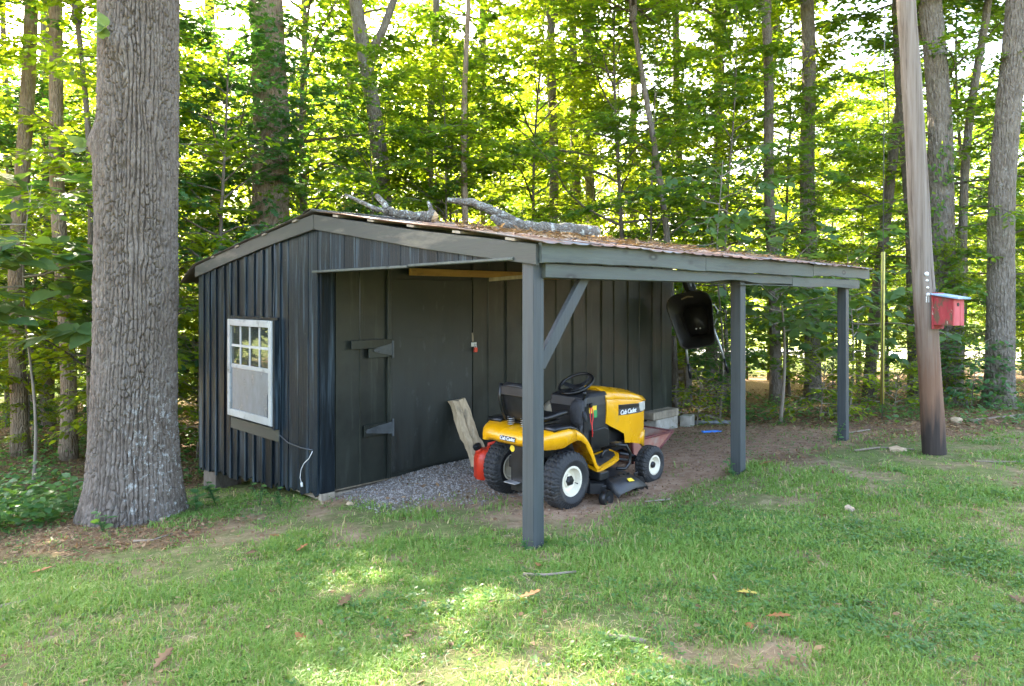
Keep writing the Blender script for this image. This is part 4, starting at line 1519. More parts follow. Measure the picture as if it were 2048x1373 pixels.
MB().lathe([(.012, 0), (.012, .006), (.004, .009)], 8, (.03, .19, .26)).xform(rotw).build('bolt', MAT['white_plastic'], tr_)
MB().tube([rotw @ Vector((0, .24, 1.17)), rotw @ Vector((0, .24, 1.30))], .006, 6).build('hook', MAT['steel'], wb)
MB().loft([[(-.10, -.022, .745), (-.10, -.022, .765)], [(0, -.022, .765), (0, -.022, .79)], [(.08, -.022, .75), (.08, -.022, .765)]], False).xform(rotw @ Matrix.Translation((0, .05, -.01))).build('maker_plate', MAT['rough_wood'], tr_, solid=.003)

# ------------------------------------------------------------------ utility pole, bird box, guy wire
PX, PY = 4.67, 7.74
pz = gz1(PX, PY)
pole = empty('utility_pole', (PX, PY, pz))
tag(pole, 'leaning silver-grey wooden utility pole with a tarred dark foot', 'pole')
pts, rad = [], []
for i in range(60):
    u = i / 59
    z = -.15 + u * 9.2
    pts.append((-.056 * z + .004 * math.sin(z * 2.1), .01 * z, z))
    rad.append(.119 - .0045 * z + .002 * math.sin(z * 5))


def polemat():
    m, nt = newmat('silver_weathered_pole')
    st = coords(nt, (30, 30, .9), 'Object', False)
    f = noise(nt, st, 1.0, 7, .65)
    c = ramp(nt, f, [(.30, (.11, .082, .06)), (.46, (.195, .158, .13)), (.72, (.28, .24, .205))])
    vec = coords(nt, (1, 1, 1), 'Object', False)
    ck = noise(nt, coords(nt, (40, 40, .8), 'Object', False), 1.0, 4, .5)
    c = mixc(nt, mapr(nt, ck, .66, .70), c, (.08, .055, .04))
    sp = nt.nodes.new('ShaderNodeSeparateXYZ')
    nt.links.new(vec, sp.inputs[0])
    n2 = noise(nt, coords(nt, (14, 14, 1.1), 'Object', False), 1.0, 5, .6)
    ad = nt.nodes.new('ShaderNodeMath')
    ad.operation = 'MULTIPLY_ADD'
    ad.inputs[1].default_value = 1.6
    nt.links.new(n2, ad.inputs[0])
    nt.links.new(sp.outputs[2], ad.inputs[2])
    c = mixc(nt, mapr(nt, ad.outputs[0], 2.6, 1.7), c, mixc(nt, f, (.12, .062, .038), (.25, .15, .10)))
    c = mixc(nt, mapr(nt, ad.outputs[0], 1.50, .95), c, mixc(nt, f, (.025, .02, .018), (.07, .055, .047)))
    b = nt.nodes.new('ShaderNodeBsdfPrincipled')
    b.inputs['Roughness'].default_value = .9
    b.inputs['Specular IOR Level'].default_value = .2
    nt.links.new(c, b.inputs['Base Color'])
    bn = nt.nodes.new('ShaderNodeBump')
    bn.inputs['Strength'].default_value = .6
    bn.inputs['Distance'].default_value = .012
    nt.links.new(f, bn.inputs['Height'])
    nt.links.new(bn.outputs[0], b.inputs['Normal'])
    o = nt.nodes.new('ShaderNodeOutputMaterial')
    nt.links.new(b.outputs[0], o.inputs['Surface'])
    return m


MAT['pole2'] = polemat()
MB().tube(pts, rad, 28).build('pole_shaft', MAT['pole2'], pole, True)


def pole_at(z):
    return -.056 * z, .01 * z, .119 - .0045 * z


for py_, s_, nm in ((549, .020, 'insulator_ring'), (562, .012, 'insulator_button'), (576, .012, 'insulator_button'), (590, .018, 'insulator_clip')):
    z = pyZ(py_, PY) - pz
    ax, ay, ra = pole_at(z)
    an = R(-104)
    cx_, cy_ = ax + ra * math.cos(an), ay + ra * math.sin(an)
    MB().lathe([(s_ * 1.1, .004), (s_ * 1.2, -.006), (s_ * .8, -.016), (s_ * .35, -.020)], 14, (cx_, cy_, z)).build(nm, MAT['white_plastic'], pole, autos=40)
z = pyZ(597, PY) - pz
ax, ay, ra = pole_at(z)
for dx in (-.012, .012):
    MB().box(ax - .035 + dx - .004, ax - .035 + dx + .004, ay - ra - .006, ay - ra + .006, z - .045, z + .02).build('clip_leg', MAT['white_plastic'], pole)

BZ = pyZ(655, 7.5)
_a = R(-58)
_p = pole_at(1.75 - pz)
bh_at = (PX + _p[0] + .138 * math.cos(_a), PY + _p[1] + .138 * math.sin(_a))
bh = empty('birdhouse', (bh_at[0], bh_at[1], BZ + .02), _a)
bh.scale = (.88, .88, .88)
tag(bh, 'weathered red birdhouse with a blue-grey roof nailed to the utility pole', 'birdhouse')
# local: -y faces us-left (side), +x is the front with the hole
MB().prism([(.0, 0), (.22, 0), (.22, .325), (.0, .36)], -.115, -.098, 'y').build('side_board', MAT['birdhouse'], bh, bevel=.002)
MB().prism([(.0, 0), (.22, 0), (.22, .325), (.0, .36)], .098, .115, 'y').build('side_board', MAT['birdhouse'], bh, bevel=.002)
fr = MB()
fr.prism([(-.113, 0), (.02, 0), (.02, .325), (-.105, .325)], .221, .238, 'x')
fr.build('front_board', MAT['birdfront_lit'], bh, bevel=.002)
MB().prism([(.026, 0), (.113, -.004), (.113, .325), (.022, .325)], .223, .241, 'x').build('front_board', MAT['birdfront_lit'], bh, bevel=.002)
MB().box(-.02, 0, -.13, .13, -.05, .40, .003).build('back_board', MAT['birdhouse'], bh)
MB().box(.0, .22, -.097, .097, .0, .015).build('floor_board', MAT['birdhouse'], bh)
MB().lathe([(.001, .0), (.024, .0), (.024, .006), (.001, .006)], 16, (.2385, -.03, .255), 'x').build('entrance_hole_disc', pmat('hole_shade', (.006, .005, .005), (.01, .008, .008), 4, bump=0), bh)  # near-black disc on the board paints the shade of an opening
MB().prism([(-.02, .372), (.300, .318), (.300, .340), (-.02, .394)], -.155, .155, 'y').build('roof_board', MAT['birdroof'], bh, bevel=.003)
MB().tube([(-.03, -.02, .395), (-.02, -.02, .45)], .006, 6).tube([(-.03, .03, .395), (-.02, .03, .44)], .006, 6).build('nail', MAT['hinge'], bh)

gyb = (pxX(1764, 10.4), 10.4)
gzz = gz1(*gyb)
guy = empty('guy_wire', (*gyb, gzz))
tag(guy, 'thin guy wire with a yellow plastic guard, anchored behind the utility pole', 'guy wire')
top = Vector((PX - .056 * 8.6 - gyb[0], PY + .08 - gyb[1], 8.6 + pz - gzz))
MB().tube([Vector((0, 0, -.1)), top], .006, 6).build('wire', MAT['wire'], guy, True)
MB().tube([top * .035, top * .15, top * .285], .026, 10).build('guard', MAT['guard'], guy, True)

# ------------------------------------------------------------------ far rail fence
fx0, fx1, fy = pxX(1300, 15.7), pxX(1452, 15.7), 15.7
fence = empty('rail_fence', (fx0, fy, -.55))
tag(fence, 'low weathered post and rail fence far behind the hung wheelbarrow', 'fence')
fpts = [(0.0, 0), (pxX(1378, 15.7) - fx0, .05), (pxX(1448, 15.7) - fx0, .0)]
for (a, b) in fpts:
    zz = gz1(fx0 + a, fy + b) + .55
    MB().box(a - .075, a + .075, b - .06, b + .06, zz - .2, zz + 1.10, .015).build('post', MAT['fence'], fence)
for k in range(2):
    (a, b), (c, d) = fpts[k], fpts[k + 1]
    for h in (.62, .78):
        MB().plank((a, b + .08, h - .0), (c, d + .08, h - .01 + .03 * k), (0, 0, .09), (0, .045, 0), 3, .01, .006).build('rail', MAT['fence'], fence)
# the run of fence further left, seen as thin rails
MB().plank((-2.4, .6, .60), (0.0, .09, .62), (0, 0, .08), (0, .045, 0), 3, .01, .006).build('rail', MAT['fence'], fence)
MB().plank((-2.4, .6, .76), (0.0, .09, .78), (0, 0, .08), (0, .045, 0), 3, .01, .006).build('rail', MAT['fence'], fence)

# ------------------------------------------------------------------ leaves and trees
LEAF_OVAL = [(0, 0, 0), (.28, .25, .03), (.68, .23, .02), (1, 0, -.06), (.68, -.23, .02), (.28, -.25, .03)]
LEAF_LOBE = [(0, 0, 0), (.08, .34, .02), (.30, .17, .01), (.50, .47, .0), (.62, .17, .0), (1, 0, -.05), (.62, -.17, 0), (.50, -.47, 0), (.30, -.17, .01), (.08, -.34, .02)]
LEAF_HEART = [(0, 0, 0), (-.06, .22, .02), (.12, .42, .03), (.42, .40, .01), (.75, .20, -.02), (1, 0, -.08), (.75, -.20, -.02), (.42, -.40, .01), (.12, -.42, .03), (-.06, -.22, .02)]


def unit(a):
    return a / np.maximum(np.linalg.norm(a, axis=-1, keepdims=True), 1e-9)


def leaves_mesh(name, P, D, N, size, shape, tint, mat):
    D = unit(D)
    B = unit(np.cross(N, D))
    N2 = np.cross(D, B)
    S = np.array(shape)
    n, k = len(P), len(S)
    size = np.asarray(size).reshape(-1, 1, 1)
    V = P[:, None, :] + size * (D[:, None, :] * S[None, :, :1] + B[:, None, :] * S[None, :, 1:2] + N2[:, None, :] * S[None, :, 2:3])
    F = np.arange(n * k).reshape(n, k)
    me = npmesh(name, V.reshape(-1, 3), F, False, [('tint', 'FACE', tint)])
    me.materials.append(mat)
    return me


def spray_leaves(rng, starts, dirs, lens, nl, leaf, flat=.4, droop=.25, clump=None):
    """leaves in two rows along twigs.  starts (m,3), dirs (m,3), lens (m,)"""
    m = len(starts)
    t = (np.arange(nl) + .5) / nl
    t = t[None, :] + rng.uniform(-.04, .04, (m, nl))
    side = np.where(np.arange(nl) % 2, 1.0, -1.0)[None, :]
    P = starts[:, None, :] + dirs[:, None, :] * (lens[:, None] * t)[..., None]
    P[..., 2] -= (t ** 2) * lens[:, None] * droop * .6
    up = np.array([0, 0, 1.0])
    lat = unit(np.cross(dirs, up[None]))
    ang = rng.uniform(.5, 1.25, (m, nl)) * side
    D = dirs[:, None, :] * np.cos(ang)[..., None] + lat[:, None, :] * np.sin(ang)[..., None]
    D[..., 2] -= rng.uniform(0, droop * 2, (m, nl))
    N = up[None, None] + rng.normal(0, flat, (m, nl, 3))
    P = P + rng.normal(0, leaf * .25, P.shape)
    sz = leaf * rng.uniform(.6, 1.2, (m, nl))
    tint = (rng.uniform(0, 1, (m, nl)) * .5 + rng.uniform(0, 1, (m, 1)) * .5)
    return P.reshape(-1, 3), D.reshape(-1, 3), N.reshape(-1, 3), sz.ravel(), tint.ravel()


def crown_parts(rng, z0, z1, R0, nb, twigs, nl, leaf, prof, trunk_fn=lambda z: (0, 0), elev=(5, 40), rbase=.03, inner=.25, twig_len=(.3, .8), flat=.4, droop=.25, az0=None):
    """-> MB with branches, leaf arrays"""
    mb = MB()
    ST, DI, LE = [], [], []
    for i in range(nb):
        u = (i + rng.uniform(0, 1)) / nb
        z = z0 + (z1 - z0) * u
        az = i * 2.399 + rng.uniform(-.5, .5) if az0 is None else rng.uniform(az0[0], az0[1])
        L = R0 * prof(u) * rng.uniform(.7, 1.15)
        el = R(elev[0] + (elev[1] - elev[0]) * u + rng.uniform(-10, 10))
        tx, ty = trunk_fn(z)
        p = np.array([tx, ty, z])
        pts = [p.copy()]
        d = np.array([math.cos(az) * math.cos(el), math.sin(az) * math.cos(el), math.sin(el)])
        n = 6
        for k in range(n):
            d = unit(d + rng.normal(0, .13, 3) + np.array([0, 0, -.04]))
            p = p + d * L / n
            pts.append(p.copy())
        r0 = max(rbase * L / R0, .008)
        mb.tube(pts, [r0 * (1 - .85 * k / n) for k in range(n + 1)], 5, False)
        arr = np.array(pts)
        for q in range(twigs):
            tt = inner + (1 - inner) * (q + rng.uniform(0, 1)) / twigs
            f = tt * n
            k = min(int(f), n - 1)
            s = arr[k] + (arr[k + 1] - arr[k]) * (f - k)
            bd = unit(arr[k + 1] - arr[k])
            sgn = 1 if q % 2 else -1
            a = rng.uniform(.3, 1.3) * sgn
            c_, s_ = math.cos(a), math.sin(a)
            dd = np.array([bd[0] * c_ - bd[1] * s_, bd[0] * s_ + bd[1] * c_, bd[2] * .4 + rng.uniform(-.25, .25)])
            dd = unit(dd)
            ll = rng.uniform(*twig_len) * (1.1 - .4 * tt)
            ST.append(s)
            DI.append(dd)
            LE.append(ll)
            mb.tube([s, s + dd * ll * .9 + np.array([0, 0, -.05 * ll])], [.006, .002], 3, False)
    ST, DI, LE = np.array(ST), np.array(DI), np.array(LE)
    return mb, spray_leaves(rng, ST, DI, LE, nl, leaf, flat, droop)


MAT['leaf_maple'] = leafmat('maple_leaf', (.042, .105, .024), (.072, .16, .034), (.11, .185, .034), (.15, .33, .012), (.40, .52, .022), .5)
MAT['leaf_oak'] = leafmat('dark_oak_leaf', (.032, .095, .042), (.058, .145, .056), (.08, .165, .05), (.08, .24, .02), (.17, .36, .03), .42)
MAT['leaf_sun'] = leafmat('sunlit_look_leaf', (.06, .12, .02), (.085, .15, .022), (.12, .175, .025), (.30, .48, .012), (.58, .64, .03), .6)  # brighter, yellower leaf copy: sunlit brightness put into the colour
MAT['leaf_broad'] = leafmat('broad_pale_leaf', (.05, .11, .05), (.07, .14, .055), (.11, .16, .045), (.16, .34, .05), (.34, .46, .06), .42)
MAT['leaf_weed'] = leafmat('weed_leaf', (.035, .10, .035), (.055, .135, .045), (.085, .165, .045), (.10, .30, .04), (.24, .42, .05), .4)
MAT['bark_grey'] = barkmat('grey_forest_bark', (.13, .105, .08), (.22, .185, .15), (.28, .25, .21), (20, 20, 4), .8, ((.34, .36, .31), 9, .60, .70), .02)
MAT['bark_brown'] = barkmat('brown_forest_bark', (.17, .12, .08), (.27, .20, .14), (.34, .27, .20), (24, 24, 4), .8, None, .02)
MAT['bark_dark'] = barkmat('dark_forest_bark', (.10, .08, .062), (.17, .138, .11), (.22, .19, .155), (24, 24, 5), .8, None, .015)
MAT['bark_young'] = pmat('young_bark', (.16, .13, .10), (.26, .22, .17), 8, (3, 3, 1), (.8, .95), .4, 30)


def worley_bark(u, z, cu, cz, nper, seed):
    """F2-F1 on a grid of cells (cu wide, cz high), periodic in u with nper cells"""
    a = u / cu
    b = z / cz
    ai, bi = np.floor(a).astype(int), np.floor(b).astype(int)
    f1 = np.full(a.shape, 9.0)
    f2 = np.full(a.shape, 9.0)

    def h(i, j, s):
        n = (((i % nper) * 374761393 + j * 668265263 + (seed + s) * 974634777) & 0x7fffffff)
        n = ((n ^ (n >> 13)) * 1274126177) & 0x7fffffff
        return ((n ^ (n >> 16)) & 0xffff) / 65535.0
    for di in (-1, 0, 1):
        for dj in (-1, 0, 1):
            i, j = ai + di, bi + dj
            dx = i + h(i, j, 1) - a
            dy = j + h(i, j, 2) - b
            d = np.hypot(dx, dy)
            m = d < f1
            f2 = np.where(m, f1, np.minimum(f2, d))
            f1 = np.where(m, d, f1)
    return f2 - f1


def bark_trunk(name, path, radius, z0, z1, na, nz, cell, depth, seed, flare=None, bumps=(), mat=None, parent=None):
    th = np.linspace(0, 2 * np.pi, na, endpoint=False)
    zz = np.linspace(z0, z1, nz)
    TH, Z = np.meshgrid(th, zz)
    Rr = radius(Z)
    rm = float(np.mean(radius(zz)))
    nper = max(8, int(round(2 * np.pi * rm / cell)))
    nper += nper % 2
    U = TH / (2 * np.pi) * nper
    wob = .9 * (fbm(np.cos(TH) * 2.2 + 5, Z * 1.3 + np.sin(TH) * 2.2, seed, 3) - .5) * 2
    cs_, sn_ = np.cos(TH) * rm / cell * .16, np.sin(TH) * rm / cell * .16
    wp = 2.0 * (fbm(cs_ * 2 + 9, Z * 1.5 + sn_ * 2, seed, 3) - .5) + 1.1 * (fbm(cs_ * 7 + 3, Z * 5 + sn_ * 7, seed + 21, 4) - .5)
    line = np.abs(np.sin(np.pi * (U + wp)))
    ridge = sstep(.0, .55, line)
    F = worley_bark(U + wob * .9 + .7 * (vnoise(U * 1.3, Z * 16, seed + 3) - .5), Z + .08 * (vnoise(U * 1.7, Z * 9, seed + 5) - .5), 1.3, cell * 2.6, nper, seed)
    brk = sstep(.45, .62, fbm(U * .35, Z * 2.5, seed + 31, 3))
    ridge = ridge * (1 - (.25 + .6 * brk) * (1 - sstep(.0, .16, F)))
    ridge = ridge * (.72 + .55 * fbm(U * .8, Z * 5, seed + 55, 3))
    fine = fbm(U * 4.5, Z * 40, seed + 9, 3) - .5
    Rr = Rr + depth * (ridge - .7) + depth * .45 * fine + .010 * (fbm(np.cos(TH) * 1.5, Z * .9 + np.sin(TH), seed + 4, 3) - .5) * 2
    if flare:
        nroot, amp, hgt, ph = flare
        Rr = Rr + amp * np.exp(-np.maximum(Z - z0, 0) / hgt) * (.5 + .5 * np.cos(TH * nroot + ph)) ** 1.5
    for (bt, bz, br, bh_) in bumps:
        d2 = ((np.angle(np.exp(1j * (TH - bt))) * rm) ** 2 + (Z - bz) ** 2) / br ** 2
        Rr = Rr + bh_ * np.exp(-d2)
    X0 = np.array([path(z)[0] for z in zz])[:, None]
    Y0 = np.array([path(z)[1] for z in zz])[:, None]
    V = np.stack([X0 + Rr * np.cos(TH), Y0 + Rr * np.sin(TH), Z], -1).reshape(-1, 3)
    ii = np.arange(na * nz).reshape(nz, na)
    jj = np.roll(ii, -1, 1)
    F4 = np.stack([ii[:-1], jj[:-1], jj[1:], ii[1:]], -1).reshape(-1, 4)
    me = npmesh(name, V, F4, True)
    me.materials.append(mat)
    return link(name, me, parent)


# the shared canopy crowns (limbs + leaves), modelled with their foot at z = 0
def bell(u):
    return .55 + .45 * math.sin(math.pi * min(1, u * 1.15))


def tree_crown(seed, R0, H, nb, twigs, nl, leaf, mat, shape=LEAF_OVAL, bark='bark_dark'):
    rng = np.random.default_rng(seed)
    mb, (P, D, N, S, T) = crown_parts(rng, 0.0, H, R0, nb, twigs, nl, leaf, bell, elev=(15, 55), rbase=.07, inner=.22, twig_len=(.5, 1.3), flat=.5)
    mb.tube([(0, 0, -.3), (0, 0, H * .5), (0, 0, H)], [.13, .08, .02], 8, False)
    me_l = leaves_mesh('crown', P, D, N, S, shape, T, MAT[mat])
    lo = mb.build('limbs', MAT[bark], None)
    me_b = lo.data
    bpy.data.objects.remove(lo)
    return me_b, me_l


CANOPY = [tree_crown(101 + i, 4.6, 8.5, 44, 11, 14, .19, m) for i, m in enumerate(('leaf_maple', 'leaf_sun', 'leaf_oak'))]


def sapling(seed, H, R0, z0, nb, twigs, nl, leaf, mat, shape=LEAF_OVAL, rt=.05, lean=.0, bark='bark_dark'):
    rng = np.random.default_rng(seed)
    ph = rng.uniform(0, 6)

    def tf(z):
        return (lean * z + .12 * math.sin(z * .6 + ph) - .12 * math.sin(ph), .10 * math.cos(z * .5 + ph) - .10 * math.cos(ph))

    def pr(u):
        return .6 + .4 * math.sin(math.pi * min(1, u * 1.1 + .1)) - .45 * max(0, u - .7)
    mb, (P, D, N, S, T) = crown_parts(rng, z0, H * .97, R0, nb, twigs, nl, leaf, pr, tf, elev=(5, 45), rbase=rt * .45, inner=.2, twig_len=(.35, .95), flat=.38)
    n = 16
    mb.tube([(*tf(H * k / n), H * k / n - (.2 if k == 0 else 0)) for k in range(n + 1)], [rt * (1 - .85 * k / n) * (1.25 if k == 0 else 1) for k in range(n + 1)], 9, False)
    me_l = leaves_mesh('crown', P, D, N, S, shape, T, MAT[mat])
    lo = mb.build('trunk', MAT[bark], None)
    me_b = lo.data
    for p in me_b.polygons:
        p.use_smooth = True
    bpy.data.objects.remove(lo)
    return me_b, me_l


SAP = [
    sapling(201, 9.0, 2.5, 1.2, 38, 12, 18, .13, 'leaf_maple', LEAF_LOBE, .045),
    sapling(202, 8.0, 2.3, 1.0, 38, 12, 18, .13, 'leaf_sun', LEAF_OVAL, .05, .03),
    sapling(203, 10.0, 2.8, 1.6, 42, 12, 18, .14, 'leaf_sun', LEAF_OVAL, .06, -.03),
    sapling(204, 9.0, 2.4, 1.2, 42, 12, 18, .135, 'leaf_oak', LEAF_LOBE, .06),
    sapling(205, 11.0, 3.0, 2.2, 44, 12, 18, .145, 'leaf_maple', LEAF_OVAL, .07, .02),
]


def place_sapling(i, X, Y, rz, s, label, cat='tree', group=None, name='young_tree', parts=('trunk', 'crown')):
    o = empty(name, (X, Y, gz1(X, Y) - .03), rz)
    o.scale = (s, s, s)
    link(parts[0], SAP[i][0], o)
    link(parts[1], SAP[i][1], o)
    tag(o, label, cat, group)
    return o


# ---- the big oak at the left
OX, OY = -3.62, 6.70
oz = gz1(OX, OY - .3)
oak = empty('oak_tree', (OX, OY, 0))
tag(oak, 'massive grey furrowed tree trunk with lichen at its foot, left of the shed', 'tree')
_zs = np.array([-.45, -.23, .20, .68, 1.40, 2.83, 4.75, 7, 10])
_rs = np.array([.50, .455, .395, .366, .350, .342, .332, .32, .27])
MAT['bark_oak'] = barkmat('grey_oak_bark', (.105, .080, .061), (.168, .136, .110), (.225, .193, .162), (40, 40, 12), .25, ((.36, .36, .33), 18, .54, .60, 1.5), .005)
bark_trunk('trunk', lambda z: (.012 * z, .0), lambda Z: np.interp(Z, _zs, _rs), -.45, 5.1, 480, 620, .038, .040, 5, (5, .16, .20, 2.2), [(-1.62, 4.20, .12, .05), (-2.75, 3.35, .13, .06), (-1.5, 4.02, .20, .02), (-2.6, 3.2, .25, .02)], MAT['bark_oak'], oak)
bark_trunk('upper_trunk', lambda z: (.012 * z, .0), lambda Z: np.interp(Z, _zs, _rs) - .01, 5.05, 10.0, 60, 90, .05, .03, 6, None, (), MAT['bark_oak'], oak)
c = link('limbs', CANOPY[2][0], oak)
c.location = (.12, 0, 8.6)
c.scale = (1.15, 1.15, .9)
c = link('crown', CANOPY[2][1], oak)
c.location = (.12, 0, 8.6)
c.scale = (1.15, 1.15, .9)
rng = np.random.default_rng(77)


def leaf_sprout(parent, at, n, size, mat, dirs):
    P = np.array([at] * n) + rng.normal(0, .02, (n, 3))
    D = np.array(dirs[:n])
    N = np.array([[0, -.8, .7]] * n) + rng.normal(0, .25, (n, 3))
    o = link('leaf_sprout', leaves_mesh('leaf_sprout', P, D, N, np.full(n, size), LEAF_HEART, rng.uniform(.5, 1, n), MAT[mat]), parent)
    return o


leaf_sprout(oak, (-.03, -.42, 4.28), 4, .13, 'leaf_broad', [(-.4, -.3, .9), (.5, -.5, .3), (-.3, -.5, .7), (-.2, -.4, -.4)])
leaf_sprout(oak, (-.38, -.16, 3.31), 3, .14, 'leaf_broad', [(-.8, -.6, .1), (-.6, -.7, .4), (-.9, -.2, -.2)])


# ---- the individual trees of the wood
def wood_tree(pxb, pxm, pxt, Z, wpx, H, can, label, bark, name='forest_tree', fork=False, hires=False, flare=.05, cs=1.0, crown_z=None, squeeze=1.0):
    """trunk through photo columns pxb (foot), pxm (half way), pxt (top edge of the view)"""
    X0 = pxX(pxb, Z)
    o = empty(name, (X0, Z, 0))
    tag(o, label, 'tree')
    zf = gz1(X0, Z)
    ztop = CAMZ + 595 / 1400 * Z
    xm, xt = pxX(pxm, Z) - X0, pxX(pxt, Z) - X0
    zm = (zf + ztop) / 2
    co = np.polyfit([zf, zm, ztop], [0, xm, xt], 2)

    def path(z):
        zc = min(z, ztop)
        s = 2 * co[0] * ztop + co[1]
        return (np.polyval(co, zc) + max(0, z - ztop) * s * .5 + .03 * math.sin(z * 1.1 + pxb), .05 * math.sin(z * .7 + pxb))
    r = wpx / 2 * Z / 1400

    def rad(z):
        return r * (1.12 - .45 * np.clip((z - zf) / H, 0, 1)) + flare * np.exp(-np.maximum(z - zf, 0) / .25)
    if hires:
        bark_trunk('trunk', path, rad, zf - .2, min(ztop + 1.5, H), 110, 260, .05, .022, int(pxb) % 97, (5, flare * 1.5, .2, pxb), (), MAT[bark], o)
        zs_ = ztop + 1.4
    else:
        zs_ = zf - .2
    n = 26
    zl = [zs_ + (H - zs_) * k / n for k in range(n + 1)]
    MB().tube([(*path(z), z) for z in zl], [float(rad(z)) * (1 - .5 * max(0, (k / n - .6))) for k, z in enumerate(zl)], 14).build('trunk' if not hires else 'upper_trunk', MAT[bark], o, True)
    if fork:
        mb = MB()
        zk, side = fork
        p0 = Vector((*path(zk), zk))
        mb.tube([p0, p0 + Vector((side * .45, 0, .7)), p0 + Vector((side * .85, .1, 1.7)), p0 + Vector((side * 1.5, .2, 3.6))], [r * .62, r * .5, r * .42, r * .25], 10)
        mb.build('fork_limb', MAT[bark], o, True)
    if can is not None:
        cz_ = crown_z if crown_z is not None else H * .52
        px_, py_ = path(cz_)
        k = (H - cz_) / 8.5 * cs
        for nm, me in (('limbs', CANOPY[can][0]), ('crown', CANOPY[can][1])):
            c_ = link(nm, me, o)
            c_.location = (px_, py_, cz_)
            c_.rotation_euler = (0, 0, (pxb * .37) % 6.28)
            c_.scale = (cs, cs, k)
    return o


wood_tree(555, 545, 532, 12.5, 68, 19, 2, 'thick brown tree trunk rising right behind the shed, hung with leaves', 'bark_brown', hires=True, crown_z=12, cs=.85)
wood_tree(782, 768, 712, 14, 34, 12, None, 'grey forked tree trunk behind the ridge of the shed', 'bark_grey', fork=(6.6, .8), crown_z=8.5)
wood_tree(929, 929, 935, 13, 14, 9, None, 'thin reddish dead trunk above the shed roof', 'bark_brown', name='dead_tree')
wood_tree(1108, 1106, 1104, 17, 19, 17, 0, 'slim grey trunk above the middle of the carport roof', 'bark_grey', crown_z=9)
wood_tree(1355, 1325, 1262, 12.8, 13, 10, 1, 'thin dark trunk leaning left above the carport roof', 'bark_dark', cs=.6, crown_z=7)
wood_tree(1552, 1542, 1527, 14.5, 20, 15, 0, 'dark slim trunk behind the middle carport post', 'bark_dark', crown_z=8)
wood_tree(1627, 1618, 1612, 16, 28, 18, 1, 'straight grey trunk between the middle and right carport posts', 'bark_grey', crown_z=9)
wood_tree(1899, 1882, 1862, 13.5, 42, 18, 0, 'pale thick trunk wound with vine directly behind the utility pole', 'bark_grey', hires=True, flare=.10, crown_z=10)
wood_tree(1915, 1930, 1972, 15, 16, 15, 1, 'slim grey trunk leaning right between the utility pole and the far right tree', 'bark_grey', crown_z=9)
wood_tree(1998, 2008, 2030, 12.7, 44, 18, 1, 'straight grey trunk at the right edge of the picture', 'bark_grey', hires=True, flare=.06, crown_z=10)
wood_tree(1832, 1818, 1796, 15, 24, 14, 0, 'dark trunk just left of the utility pole', 'bark_dark', crown_z=8)
wood_tree(1738, 1775, 1850, 16, 20, 14, 2, 'dark trunk leaning right behind the yellow wire guard', 'bark_dark', crown_z=8)
wood_tree(133, 122, 110, 11, 26, 16, 0, 'brown trunk in shade just left of the massive oak', 'bark_brown', crown_z=11, cs=.7)
wood_tree(34, 42, 62, 11.5, 27, 16, 2, 'dark trunk nearest the left edge of the picture', 'bark_brown', crown_z=11, cs=.7)
wood_tree(99, 97, 92, 15, 24, 17, None, 'pale trunk seen between the two shaded trunks at the far left', 'bark_grey', crown_z=9)
wood_tree(186, 182, 150, 10.2, 12, 10, 2, 'thin curved trunk half hidden by the massive oak', 'bark_dark', cs=.55, crown_z=6)
wood_tree(690, 700, 704, 19, 26, 17, 0, 'distant brown trunk left of the forked tree', 'bark_brown', crown_z=8)
wood_tree(1185, 1180, 1170, 20, 20, 17, 1, 'distant pale trunk above the thick log on the roof', 'bark_grey', crown_z=8)
wood_tree(440, 432, 420, 18, 22, 17, None, 'distant trunk seen between the oak and the shed', 'bark_brown', crown_z=8)
wood_tree(1420, 1432, 1440, 21, 22, 17, 0, 'distant trunk beyond the rail fence', 'bark_dark', crown_z=8)
# canopy trees of the wood that shade the yard (their feet show far behind the shed)
k = 0
for (X, Y, c_) in ((-10.8, 15, 0), (-5.5, 18.5, 1), (-2.0, 17, 0), (1.8, 19.5, 1), (-1.0, 24.5, 2), (-14, 14.5, 1), (4.8, 20, 2), (4.5, 26, 0), (8.5, 23, 1), (-17, 20, 2)):
    pxb = 1024 + X / Y * 1400
    o = wood_tree(pxb, pxb, pxb + (k % 3 - 1) * 12, Y, 11 + k % 4 * 2, 19.5, c_, 'far trunk among many alike deep in the wood behind the shed', ('bark_dark', 'bark_brown', 'bark_grey')[k % 3], crown_z=10.5, cs=1.1)
    o['group'] = 'far trunks deep in the wood'
    k += 1

# ---- young understory trees that fill the wood
rs = np.random.default_rng(5)
spots = []


def ok_spot(X, Y, rad):
    x, y = w2s(X, Y)
    if -rad < x < 6.1 + rad and -4.5 < y < 2.9 + rad:
        return False
    if y < -2.5 and Y < 12.5 and X > -3:
        return False
    if math.hypot(X - OX, Y - OY) < 2.2 or math.hypot(X - PX, Y - PY) < 3:
        return False
    return all((X - a) ** 2 + (Y - b) ** 2 > 1.5 ** 2 for a, b in spots)


